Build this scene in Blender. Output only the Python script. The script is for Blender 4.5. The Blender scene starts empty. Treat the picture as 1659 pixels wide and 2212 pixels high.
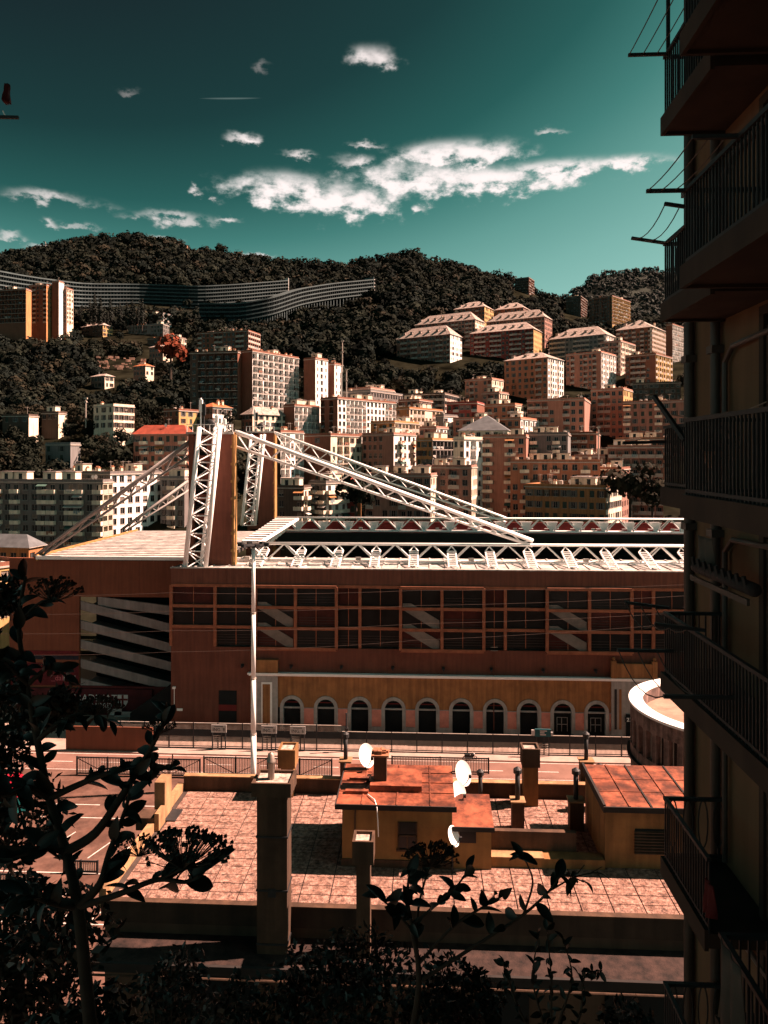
import bpy, bmesh, math, random
import numpy as np
from mathutils import Vector
R = math.radians
random.seed(7)
rnd = random.Random(11)
scene = bpy.context.scene
COL = scene.collection

# ------------------------------------------------------------------ camera, sky, sun, exposure
FPX, CX, HY, CZ, YAW = 1597.0, 829.0, 985.0, 40.0, R(3)
CT, ST = math.cos(YAW), math.sin(YAW)
cam = bpy.data.cameras.new('camera')
cam_o = bpy.data.objects.new('camera', cam)
COL.objects.link(cam_o)
cam.sensor_fit = 'VERTICAL'; cam.sensor_height = 36.0; cam.lens = 26.0
cam.shift_y = -(1106 - HY) / 2212
cam.clip_start = 0.1; cam.clip_end = 6000
cam_o.location = (0, 0, CZ); cam_o.rotation_euler = (math.pi / 2, 0, YAW)
scene.camera = cam_o

SUN_EL, SUN_AZ = R(47), R(10)          # azimuth measured from +X (right) towards +Y (away from the viewer)
sun = bpy.data.lights.new('sun', 'SUN')
sun.energy = 5.0; sun.angle = R(0.5); sun.color = (1.0, 0.64, 0.50)
sun_o = bpy.data.objects.new('sun', sun); COL.objects.link(sun_o)
sd = Vector((math.cos(SUN_EL) * math.cos(SUN_AZ), math.cos(SUN_EL) * math.sin(SUN_AZ), math.sin(SUN_EL)))
sun_o.rotation_euler = sd.to_track_quat('Z', 'Y').to_euler()
sun_o.location = (60, 20, 120)

scene.view_settings.view_transform = 'Standard'
scene.view_settings.look = 'None'
scene.view_settings.exposure = 2.1
scene.view_settings.gamma = 1.0
scene.view_settings.use_curve_mapping = False
scene.cycles.max_bounces = 5
scene.cycles.diffuse_bounces = 2
scene.cycles.glossy_bounces = 2
scene.cycles.transmission_bounces = 2
scene.cycles.use_denoising = True
scene.cycles.use_adaptive_sampling = True
scene.cycles.adaptive_threshold = .02

world = bpy.data.worlds.new('World'); scene.world = world; world.use_nodes = True
world.cycles.sampling_method = 'NONE'
def make_world():
    nt = world.node_tree; N = nt.nodes; L = nt.links
    bg = N['Background']
    sky = N.new('ShaderNodeTexSky'); sky.sky_type = 'NISHITA'; sky.sun_disc = False
    sky.sun_elevation = SUN_EL; sky.sun_rotation = math.pi / 2 - SUN_AZ
    bw = N.new('ShaderNodeRGBToBW'); L.new(sky.outputs[0], bw.inputs[0])
    def math_n(op, a, b=None, c=None, clamp=False):
        n = N.new('ShaderNodeMath'); n.operation = op; n.use_clamp = clamp
        for i, v in enumerate((a, b, c)):
            if v is None: continue
            if isinstance(v, (int, float)): n.inputs[i].default_value = v
            else: L.new(v, n.inputs[i])
        return n.outputs[0]
    t = math_n('DIVIDE', bw.outputs[0], 8.0)
    ramp = N.new('ShaderNodeValToRGB'); L.new(t, ramp.inputs[0])
    stops = [(1.5, (.010, .020, .024)), (1.8, (.011, .026, .030)), (2.15, (.013, .050, .051)), (2.5, (.024, .115, .106)), (2.8, (.062, .225, .202)),
             (3.1, (.135, .355, .317)), (3.5, (.215, .475, .425)), (4.1, (.31, .60, .54)), (6.5, (.48, .80, .72))]
    el = ramp.color_ramp.elements
    while len(el) < len(stops): el.new(0.5)
    for e, (p, c) in zip(el, stops):
        e.position = p / 8.0; e.color = (c[0], c[1], c[2], 1)
    # clouds: soft lobes in azimuth / elevation (degrees), broken up by noise
    tc = N.new('ShaderNodeTexCoord'); sep = N.new('ShaderNodeSeparateXYZ'); L.new(tc.outputs['Generated'], sep.inputs[0])
    az = math_n('MULTIPLY', math_n('ARCTAN2', sep.outputs[0], sep.outputs[1]), 57.2958)
    ele = math_n('MULTIPLY', math_n('ARCSINE', sep.outputs[2]), 57.2958)
    comb = N.new('ShaderNodeCombineXYZ'); L.new(az, comb.inputs[0]); L.new(math_n('MULTIPLY', ele, 1.7), comb.inputs[1])
    no = N.new('ShaderNodeTexNoise'); no.inputs['Scale'].default_value = .55; no.inputs['Detail'].default_value = 8; no.inputs['Roughness'].default_value = .6
    L.new(comb.outputs[0], no.inputs['Vector'])
    nz = math_n('SUBTRACT', no.outputs[0], .5)
    no2 = N.new('ShaderNodeTexNoise'); no2.inputs['Scale'].default_value = .25; no2.inputs['Detail'].default_value = 4
    L.new(comb.outputs[0], no2.inputs['Vector'])
    nz2 = math_n('SUBTRACT', no2.outputs[0], .5)
    az2 = math_n('ADD', az, math_n('MULTIPLY', nz2, 6.0)); el2 = math_n('ADD', ele, math_n('MULTIPLY', nz, 2.4))
    blobs = [(620, 408, 130, 40, 1.4), (740, 432, 160, 42, 1.4), (900, 388, 160, 46, 1.4), (1060, 388, 210, 34, 1.4), (990, 332, 140, 34, 1.2), (1200, 366, 160, 26, 1.0),
             (770, 348, 60, 16, .55), (640, 332, 40, 11, .45), (800, 312, 34, 8, .45), (812, 122, 46, 26, .55), (525, 299, 44, 13, .6), (1330, 354, 120, 20, .75),
             (1185, 284, 30, 9, .35), (447, 411, 16, 8, .45), (913, 452, 26, 12, .6), (360, 468, 100, 15, .45), (482, 470, 44, 8, .45), (115, 426, 110, 16, .42),
             (125, 483, 42, 11, .4), (22, 508, 50, 11, .38), (188, 490, 28, 7, .25), (100, 534, 55, 9, .4), (360, 520, 50, 9, .4), (560, 552, 60, 8, .5), (290, 198, 40, 9, .12), (575, 142, 22, 10, .10)]
    acc = None; bri = None
    for (px, py, rx, ry, b) in blobs:
        a0 = math.degrees(math.atan((px - CX) / FPX)) - 3.0
        e0 = math.degrees(math.atan((HY - py) / FPX * math.cos(R(a0 + 3))))
        ax_ = rx / FPX * 57.3 * math.cos(R(a0 + 3)) ** 2; ay_ = ry / FPX * 57.3 * .9
        dx = math_n('DIVIDE', math_n('SUBTRACT', az2, a0), ax_); dy = math_n('DIVIDE', math_n('SUBTRACT', el2, e0), ay_)
        r2 = math_n('ADD', math_n('MULTIPLY', dx, dx), math_n('MULTIPLY', dy, dy))
        v = math_n('MULTIPLY_ADD', math_n('SQRT', r2), -.95, .9)
        vv = math_n('MULTIPLY', math_n('MULTIPLY_ADD', v, .75, .42, clamp=True), b)
        acc = v if acc is None else math_n('MAXIMUM', acc, v)
        bri = vv if bri is None else math_n('MAXIMUM', bri, vv)
    # thin contrail
    a0 = math.degrees(math.atan((498 - CX) / FPX)) - 3; e0 = math.degrees(math.atan((HY - 213) / FPX * math.cos(R(a0 + 3))))
    dxc = math_n('SUBTRACT', az, a0); dyc = math_n('SUBTRACT', math_n('SUBTRACT', ele, e0), math_n('MULTIPLY', dxc, .085))
    rc = math_n('ADD', math_n('POWER', math_n('DIVIDE', dxc, 2.4), 2.0), math_n('POWER', math_n('DIVIDE', dyc, .07), 2.0))
    con = math_n('MULTIPLY', math_n('SUBTRACT', 1.0, rc, clamp=True), .22)
    field = math_n('ADD', math_n('MINIMUM', math_n('MULTIPLY', acc, 1.15), .8), math_n('MULTIPLY', nz, 3.4))
    mr = N.new('ShaderNodeMapRange'); mr.interpolation_type = 'SMOOTHERSTEP'
    L.new(field, mr.inputs[0]); mr.inputs[1].default_value = -.5; mr.inputs[2].default_value = 1.05
    fac = math_n('MAXIMUM', math_n('MULTIPLY', mr.outputs[0], math_n('MULTIPLY', bri, 1.5, clamp=True)), con, clamp=True)
    sh = N.new('ShaderNodeMix'); sh.data_type = 'RGBA'; L.new(mr.outputs[0], sh.inputs[0]); sh.inputs[6].default_value = (.42, .55, .52, 1); sh.inputs[7].default_value = (1.15, 1.02, .99, 1)
    mix = N.new('ShaderNodeMix'); mix.data_type = 'RGBA'
    L.new(fac, mix.inputs[0]); L.new(ramp.outputs[0], mix.inputs[6]); L.new(sh.outputs[2], mix.inputs[7])
    L.new(mix.outputs[2], bg.inputs[0]); bg.inputs[1].default_value = SKY_STRENGTH
SKY_STRENGTH = 0.222
make_world()

# ------------------------------------------------------------------ placing helpers: picture point + distance -> point in the place
def at(px, py, d):
    xc = (px - CX) / FPX * d
    return Vector((xc * CT - d * ST, xc * ST + d * CT, CZ + (HY - py) / FPX * d))
def atY(px, py, Y):
    return at(px, py, Y / ((px - CX) / FPX * ST + CT))
def atX(px, py, X):
    t = (px - CX) / FPX
    return at(px, py, X / (t * CT - ST))
def atZ(px, py, Z):
    return at(px, py, FPX * (CZ - Z) / (py - HY))
def proj(p):
    xc = p[0] * CT + p[1] * ST; d = -p[0] * ST + p[1] * CT
    return CX + FPX * xc / d, HY - FPX * (p[2] - CZ) / d, d

# ------------------------------------------------------------------ materials
MATS = {}
ALB = .64
def M(name, col, var=.18, scale=1.5, rough=.85, bump=.0, streak=0., metal=0., spec=.3, detail=5, bscale=None, world=False, patch=0., alb=None):
    if name in MATS: return MATS[name]
    col = [c * (ALB if alb is None else alb) for c in col]
    m = bpy.data.materials.new(name); m.use_nodes = True
    nt = m.node_tree; N = nt.nodes; L = nt.links; b = N['Principled BSDF']
    b.inputs['Roughness'].default_value = rough; b.inputs['Metallic'].default_value = metal
    b.inputs['Specular IOR Level'].default_value = spec
    tc = N.new('ShaderNodeTexCoord'); co = tc.outputs['Object']
    if world: co = N.new('ShaderNodeNewGeometry').outputs['Position']
    no = N.new('ShaderNodeTexNoise'); no.inputs['Scale'].default_value = scale; no.inputs['Detail'].default_value = detail; no.inputs['Roughness'].default_value = .65
    L.new(co, no.inputs['Vector'])
    rp = N.new('ShaderNodeValToRGB'); L.new(no.outputs[0], rp.inputs[0])
    lo = [max(0, c * (1 - var * 1.6)) for c in col]; hi = [min(1, c * (1 + var)) for c in col]
    rp.color_ramp.elements[0].position = .3; rp.color_ramp.elements[1].position = .7
    rp.color_ramp.elements[0].color = (*lo, 1); rp.color_ramp.elements[1].color = (*hi, 1)
    out = rp.outputs[0]
    if streak > 0:
        mp = N.new('ShaderNodeMapping'); mp.inputs['Scale'].default_value = (1.6, 1.6, .12); L.new(co, mp.inputs[0])
        n2 = N.new('ShaderNodeTexNoise'); n2.inputs['Scale'].default_value = 1.4; n2.inputs['Detail'].default_value = 6; L.new(mp.outputs[0], n2.inputs['Vector'])
        r2 = N.new('ShaderNodeValToRGB'); L.new(n2.outputs[0], r2.inputs[0])
        r2.color_ramp.elements[0].position = .38; r2.color_ramp.elements[1].position = .62
        k = 1 - streak; r2.color_ramp.elements[0].color = (k, k, k, 1); r2.color_ramp.elements[1].color = (1, 1, 1, 1)
        mx = N.new('ShaderNodeMix'); mx.data_type = 'RGBA'; mx.blend_type = 'MULTIPLY'; mx.inputs[0].default_value = 1
        L.new(out, mx.inputs[6]); L.new(r2.outputs[0], mx.inputs[7]); out = mx.outputs[2]
    if patch > 0:
        n3 = N.new('ShaderNodeTexNoise'); n3.inputs['Scale'].default_value = scale * .45; n3.inputs['Detail'].default_value = 8; n3.inputs['Roughness'].default_value = .7; L.new(co, n3.inputs['Vector'])
        r3 = N.new('ShaderNodeValToRGB'); L.new(n3.outputs[0], r3.inputs[0]); r3.color_ramp.elements[0].position = .42; r3.color_ramp.elements[1].position = .56
        k = 1 - patch; r3.color_ramp.elements[0].color = (k, k * .9, k * .85, 1); r3.color_ramp.elements[1].color = (1, 1, 1, 1)
        m3 = N.new('ShaderNodeMix'); m3.data_type = 'RGBA'; m3.blend_type = 'MULTIPLY'; m3.inputs[0].default_value = 1
        L.new(out, m3.inputs[6]); L.new(r3.outputs[0], m3.inputs[7]); out = m3.outputs[2]
    L.new(out, b.inputs['Base Color'])
    if bump > 0:
        nb = N.new('ShaderNodeTexNoise'); nb.inputs['Scale'].default_value = bscale or scale * 8; nb.inputs['Detail'].default_value = 4
        L.new(co, nb.inputs['Vector'])
        bp = N.new('ShaderNodeBump'); bp.inputs['Strength'].default_value = bump; bp.inputs['Distance'].default_value = .05
        L.new(nb.outputs[0], bp.inputs['Height']); L.new(bp.outputs[0], b.inputs['Normal'])
    MATS[name] = m
    return m
def Mleaf(name, col, trans=.25):
    m = M(name, col, var=.35, scale=.6, rough=.55, spec=.3)
    return m
def Mglass(name, col=(.02, .025, .03), rough=.12):
    if name in MATS: return MATS[name]
    m = M(name, col, var=.5, scale=.35, rough=rough, spec=.5)
    return m

# ------------------------------------------------------------------ mesh helpers
class MB:
    def __init__(s): s.v = []; s.f = []; s.m = []
    def face(s, pts, mi=0):
        i = len(s.v); s.v += [tuple(p) for p in pts]; s.f.append(tuple(range(i, i + len(pts)))); s.m.append(mi)
    def box(s, x0, x1, y0, y1, z0, z1, mi=0, top=None):
        i = len(s.v)
        s.v += [(x0, y0, z0), (x1, y0, z0), (x1, y1, z0), (x0, y1, z0), (x0, y0, z1), (x1, y0, z1), (x1, y1, z1), (x0, y1, z1)]
        s.f += [(i, i + 3, i + 2, i + 1), (i + 4, i + 5, i + 6, i + 7), (i, i + 1, i + 5, i + 4), (i + 1, i + 2, i + 6, i + 5), (i + 2, i + 3, i + 7, i + 6), (i + 3, i, i + 4, i + 7)]
        s.m += [mi, mi if top is None else top, mi, mi, mi, mi]
        return s
    def bar(s, p, q, w, h=None, up=(0, 0, 1), mi=0):
        p = Vector(p); q = Vector(q); h = h or w
        d = (q - p).normalized(); u = Vector(up)
        if abs(d.dot(u)) > .98: u = Vector((0, 1, 0))
        a = d.cross(u).normalized(); b = a.cross(d).normalized(); a = a * w / 2; b = b * h / 2
        i = len(s.v)
        for c in (p, q): s.v += [tuple(c - a - b), tuple(c + a - b), tuple(c + a + b), tuple(c - a + b)]
        s.f += [(i, i + 1, i + 2, i + 3), (i + 7, i + 6, i + 5, i + 4), (i, i + 4, i + 5, i + 1), (i + 1, i + 5, i + 6, i + 2), (i + 2, i + 6, i + 7, i + 3), (i + 3, i + 7, i + 4, i)]
        s.m += [mi] * 6
        return s
    def tube(s, pts, r, n=6, mi=0, r2=None, cap=True):
        pts = [Vector(p) for p in pts]; k = len(pts); base = len(s.v); pa = None
        for j, p in enumerate(pts):
            d = (pts[min(j + 1, k - 1)] - pts[max(j - 1, 0)]).normalized()
            if pa is None:
                u = Vector((0, 0, 1)) if abs(d.z) < .9 else Vector((0, 1, 0)); a = d.cross(u).normalized()
            else:
                a = (pa - d * pa.dot(d)); a = a.normalized() if a.length > 1e-6 else d.orthogonal().normalized()
            pa = a; b = d.cross(a)
            rr = r if r2 is None else r + (r2 - r) * j / (k - 1)
            for q in range(n):
                t = 2 * math.pi * q / n; s.v.append(tuple(p + (a * math.cos(t) + b * math.sin(t)) * rr))
        for j in range(k - 1):
            for q in range(n):
                q2 = (q + 1) % n; o = base + j * n
                s.f.append((o + q, o + q2, o + n + q2, o + n + q)); s.m.append(mi)
        if cap:
            s.f.append(tuple(base + q for q in range(n))[::-1]); s.m.append(mi)
            s.f.append(tuple(base + (k - 1) * n + q for q in range(n))); s.m.append(mi)
        return s
    def lathe(s, prof, c=(0, 0, 0), n=16, mi=0):
        base = len(s.v); k = len(prof)
        for (r, z) in prof:
            for q in range(n):
                t = 2 * math.pi * q / n; s.v.append((c[0] + r * math.cos(t), c[1] + r * math.sin(t), c[2] + z))
        for j in range(k - 1):
            for q in range(n):
                q2 = (q + 1) % n; o = base + j * n
                s.f.append((o + q, o + q2, o + n + q2, o + n + q)); s.m.append(mi)
        return s
    def prism(s, poly, a0, a1, axis='y', mi=0):
        # poly in the plane (x,z) for axis y, (y,z) for axis x, (x,y) for axis z
        def P(p, a): return (p[0], a, p[1]) if axis == 'y' else ((a, p[0], p[1]) if axis == 'x' else (p[0], p[1], a))
        n = len(poly); i = len(s.v)
        s.v += [P(p, a0) for p in poly] + [P(p, a1) for p in poly]
        s.f += [tuple(i + k for k in range(n)), tuple(i + n + k for k in range(n))[::-1]]; s.m += [mi, mi]
        for k in range(n):
            k2 = (k + 1) % n; s.f.append((i + k, i + n + k, i + n + k2, i + k2)); s.m.append(mi)
        return s
    def mesh(s, name, mats, smooth=False, fix=True):
        me = bpy.data.meshes.new(name); me.from_pydata(s.v, [], s.f)
        mats = mats if isinstance(mats, (list, tuple)) else [mats]
        for m in mats: me.materials.append(m)
        if len(mats) > 1: me.polygons.foreach_set('material_index', np.array(s.m, dtype=np.int32))
        if fix:
            bm = bmesh.new(); bm.from_mesh(me); bmesh.ops.recalc_face_normals(bm, faces=bm.faces); bm.to_mesh(me); bm.free()
        if smooth: me.polygons.foreach_set('use_smooth', np.ones(len(me.polygons), dtype=bool))
        me.update()
        return me
    def build(s, name, mats, parent=None, loc=None, rz=0, smooth=False, fix=True):
        return obj(name, s.mesh(name, mats, smooth, fix), parent, loc, rz)
def obj(name, me, parent=None, loc=None, rz=0):
    o = bpy.data.objects.new(name, me); COL.objects.link(o)
    if parent is not None: o.parent = parent
    if loc is not None: o.location = loc
    if rz: o.rotation_euler = (0, 0, rz)
    return o
def tag(o, label, cat, group=None):
    o['label'] = label; o['category'] = cat
    if group: o['group'] = group
    return o
def thing(name, label, cat, loc=(0, 0, 0), rz=0, group=None):
    o = bpy.data.objects.new(name, None); COL.objects.link(o); o.location = loc; o.rotation_euler = (0, 0, rz); o.empty_display_size = .3
    return tag(o, label, cat, group)
def structure(o, kind='structure'):
    o['kind'] = kind; return o
def boxobj(name, dims, mats, parent=None, loc=None, rz=0):
    return MB().box(*dims).build(name, mats, parent, loc, rz)
def text_mesh(body, size, mat, extrude=.01):
    cu = bpy.data.curves.new('lettering', 'FONT'); cu.body = body; cu.size = size; cu.extrude = extrude; cu.align_x = 'CENTER'; cu.align_y = 'CENTER'
    cu.resolution_u = 3
    t = bpy.data.objects.new('lettering', cu); COL.objects.link(t)
    dg = bpy.context.evaluated_depsgraph_get(); dg.update()
    me = bpy.data.meshes.new_from_object(t.evaluated_get(dg)); bpy.data.objects.remove(t)
    me.materials.clear(); me.materials.append(mat)
    return me
def lettering(body, size, mat, parent, loc, rot=(math.pi / 2, 0, 0)):
    o = obj('lettering', text_mesh(body, size, mat), parent, loc); o.rotation_euler = rot
    return o

# ------------------------------------------------------------------ ground and hills
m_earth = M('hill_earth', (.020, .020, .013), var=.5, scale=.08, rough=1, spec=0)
m_asphalt = M('asphalt', (.25, .135, .10), var=.22, scale=.35, rough=.92, bump=.15, bscale=6)
m_soil = M('distant_soil', (.07, .06, .045), var=.3, scale=.02)
g = MB(); g.face([(-4000, -600, -.6), (4000, -600, -.6), (4000, 5000, -.6), (-4000, 5000, -.6)])
structure(g.build('ground', m_soil, fix=False))

SKY = [(-900, 640), (-300, 585), (0, 566), (60, 552), (130, 538), (200, 527), (300, 524), (390, 537), (415, 556), (470, 553), (560, 574), (700, 583), (770, 580), (850, 568), (885, 560),
       (920, 572), (1000, 588), (1090, 612), (1150, 634), (1175, 650), (1300, 690), (1480, 710), (1800, 720), (2600, 700)]
def sky_y(px): return float(np.interp(px, [a for a, b in SKY], [b for a, b in SKY]))
PROF_D = [150, 172, 190, 206, 230, 270, 310, 370, 430, 540, 640, 760, 860]
PROF_Y = [1411, 1362, 1320, 1260, 1150, 1020, 930, 845, 786, 704, 652, 600, 560]
def ground_py(px, d):
    y = float(np.interp(d, PROF_D, PROF_Y))
    if y < 782:
        y = 782 - (782 - y) / 222.0 * (782 - sky_y(px))
    if px < 640 and d < 330:      # the left slope rises straight from the valley
        k = min(1, (640 - px) / 120.0); y = y * (1 - k) + k * float(np.interp(d, [150, 172, 190, 206, 230, 270, 310, 330], [1411, 1362, 1260, 1140, 1035, 945, 892, 874]))
    y += 32 * math.exp(-((d - 605) / 62.0) ** 2) * math.exp(-((px - 330) / 300.0) ** 4)      # a shelf cut into the slope for the serpentine blocks
    return y
def d_of(px, py):
    lo, hi = 172.0, 860.0
    for _ in range(30):
        m = (lo + hi) / 2
        if ground_py(px, m) > py: lo = m
        else: hi = m
    return (lo + hi) / 2
def hill_mesh(name, mat, pxs, ds, fn):
    mb = MB(); n = len(ds)
    for px in pxs:
        for d in ds: mb.v.append(tuple(at(px, fn(px, d), d)))
    for i in range(len(pxs) - 1):
        for j in range(n - 1):
            mb.f.append((i * n + j, (i + 1) * n + j, (i + 1) * n + j + 1, i * n + j + 1)); mb.m.append(0)
    return structure(mb.build(name, mat, smooth=True, fix=False))
def gp(px, d):
    if d > 860: return ground_py(px, 860) + (d - 860) * .5
    return ground_py(px, d) + 2.0 * math.sin(px * .021 + d * .05)
hill_mesh('hillside', m_earth, list(range(-900, 2601, 25)), [150, 172, 181, 190, 198, 206, 218, 230, 250, 270, 290, 310, 340, 370, 400, 430, 480, 540, 590, 640, 700, 760, 810, 860, 900, 960, 1050], gp)
FAR = [(900, 720), (1100, 700), (1180, 662), (1215, 650), (1240, 632), (1275, 606), (1310, 592), (1360, 590), (1420, 588), (1520, 586), (1700, 600), (2200, 660)]
def far_py(px, d):
    top = float(np.interp(px, [a for a, b in FAR], [b for a, b in FAR]))
    return np.interp(d, [1000, 1450, 1700], [790, top, top + 60])
hill_mesh('far_hill', M('far_hill_scrub', (.05, .056, .048), var=.45, scale=.03, rough=1, spec=0), list(range(900, 2201, 25)), [1000, 1100, 1200, 1300, 1400, 1450, 1550, 1700], far_py)

# ------------------------------------------------------------------ city buildings
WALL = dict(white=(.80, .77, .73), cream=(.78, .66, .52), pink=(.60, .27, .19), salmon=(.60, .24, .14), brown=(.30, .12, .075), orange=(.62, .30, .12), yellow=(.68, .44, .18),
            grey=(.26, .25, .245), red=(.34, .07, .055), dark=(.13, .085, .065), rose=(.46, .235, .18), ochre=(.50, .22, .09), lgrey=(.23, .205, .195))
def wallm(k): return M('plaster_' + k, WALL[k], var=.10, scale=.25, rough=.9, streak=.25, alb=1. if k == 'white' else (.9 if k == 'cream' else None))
m_slab = M('concrete_edge', (.56, .48, .42), var=.15, scale=.8)
m_shut = [M('shutter_green', (.05, .075, .06), var=.2, scale=3), M('shutter_brown', (.09, .05, .035), var=.2, scale=3), M('shutter_grey', (.16, .15, .14), var=.2, scale=3)]
m_frame = M('window_frame_white', (.36, .33, .30), var=.1, scale=3)
m_pane = M('window_glass', (.014, .017, .02), var=.5, scale=.35, rough=.2, spec=.25)
m_room = M('blind_cloth', (.30, .24, .20), var=.4, scale=1.2)
m_iron = M('dark_iron', (.03, .03, .032), var=.2, scale=4, rough=.6)
m_awning = [M('awning_green', (.08, .16, .13), var=.2), M('awning_white', (.65, .6, .55), var=.1), M('awning_orange', (.5, .22, .08), var=.2)]
m_rooftile = M('roof_tile_grey', (.50, .40, .35), var=.4, scale=.9, rough=.9)
m_rooforange = M('roof_tile_orange', (.50, .15, .05), var=.25, scale=.6, rough=.9)
m_roofred = M('roof_tile_red', (.46, .09, .05), var=.2, scale=.6, rough=.9)
m_roofgrey = M('roof_slate', (.13, .14, .15), var=.25, scale=.4, rough=.7)
m_flat = M('flat_roof', (.36, .30, .27), var=.3, scale=.4)
m_terra = M('terracotta_cap', (.40, .17, .09), var=.3)

_wc = {}
def window_mesh(w, h, kind, var):
    key = (round(w, 1), round(h, 1), kind, var)
    if key in _wc: return _wc[key]
    w, h = key[0], key[1]; b = MB(); x = w / 2; t = .09; y = .16
    if kind == 's' and var % 3 == 0:      # louvred shutters closed
        b.box(-x + .02, -.02, y - .05, y, .03, h - .03, 2); b.box(.02, x - .02, y - .05, y, .03, h - .03, 2)
        b.face([(-x, y + .01, 0), (x, y + .01, 0), (x, y + .01, h), (-x, y + .01, h)], 0)
    else:
        hb = h * (.45 if var % 5 == 1 else 1.0)
        b.face([(-x, y, 0), (x, y, 0), (x, y, hb), (-x, y, hb)], 0)
        if hb < h: b.face([(-x, y - .03, hb), (x, y - .03, hb), (x, y - .03, h), (-x, y - .03, h)], 3)
        for (x0, x1, z0, z1) in ((-x, -x + t, 0, hb), (x - t, x, 0, hb), (-x + t, x - t, 0, t), (-x + t, x - t, hb - t, hb), (-t / 2, t / 2, t, hb - t)):
            b.face([(x0, y - .02, z0), (x1, y - .02, z0), (x1, y - .02, z1), (x0, y - .02, z1)], 1)
        if kind == 's':
            b.box(-x - w * .48, -x - .02, -.06, -.012, .0, h, 2); b.box(x + .02, x + w * .48, -.06, -.012, .0, h, 2)
    b.box(-x - .08, x + .08, -.10, .02, -.10, -.005, 1)
    me = b.mesh('window', [m_pane, m_frame, m_shut[var % 3], m_room]); _wc[key] = me
    return me
def balcony_mesh(w, depth, kind):
    key = ('b', round(w, 1), depth, kind)
    if key in _wc: return _wc[key]
    w = key[1]; b = MB(); x = w / 2
    b.box(-x, x, -depth, -.003, -.16, 0, 0)
    if kind == 'solid':
        b.box(-x, x, -depth, -depth + .09, .0, .95, 1); b.box(-x, -x + .09, -depth + .09, -.01, 0, .95, 1); b.box(x - .09, x, -depth + .09, -.01, 0, .95, 1)
    else:
        b.box(-x, x, -depth, -depth + .05, .90, .96, 2); b.box(-x, x, -depth + .01, -depth + .04, .05, .10, 2)
        n = max(4, int(w / .45))
        for i in range(n + 1):
            q = -x + .03 + (w - .06) * i / n; b.box(q - .02, q + .02, -depth + .01, -depth + .04, .1, .9, 2)
        for sx in (-x + .02, x - .06): b.box(sx, sx + .04, -depth + .05, -.01, .88, .94, 2)
    me = b.mesh('balcony', [m_slab, wallm('cream') if kind == 'solid' else m_slab, m_iron]); _wc[key] = me
    return me
def parapet_mesh(w, kind):
    key = ('p', round(w, 1), kind)
    if key in _wc: return _wc[key]
    w = key[1]; x = w / 2; b = MB()
    b.box(-x, x, -.10, .0, -.18, .02, 0)
    if kind == 'solid': b.box(-x, x, -.06, .02, .02, .95, 1)
    else:
        b.box(-x, x, -.05, .0, .88, .96, 2)
        n = max(4, int(w / .3))
        for i in range(n + 1):
            q = -x + .03 + (w - .06) * i / n; b.box(q - .02, q + .02, -.04, -.01, .02, .88, 2)
    me = b.mesh('loggia_parapet', [m_slab, m_slab, m_iron]); _wc[key] = me
    return me
_misc = {}
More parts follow.
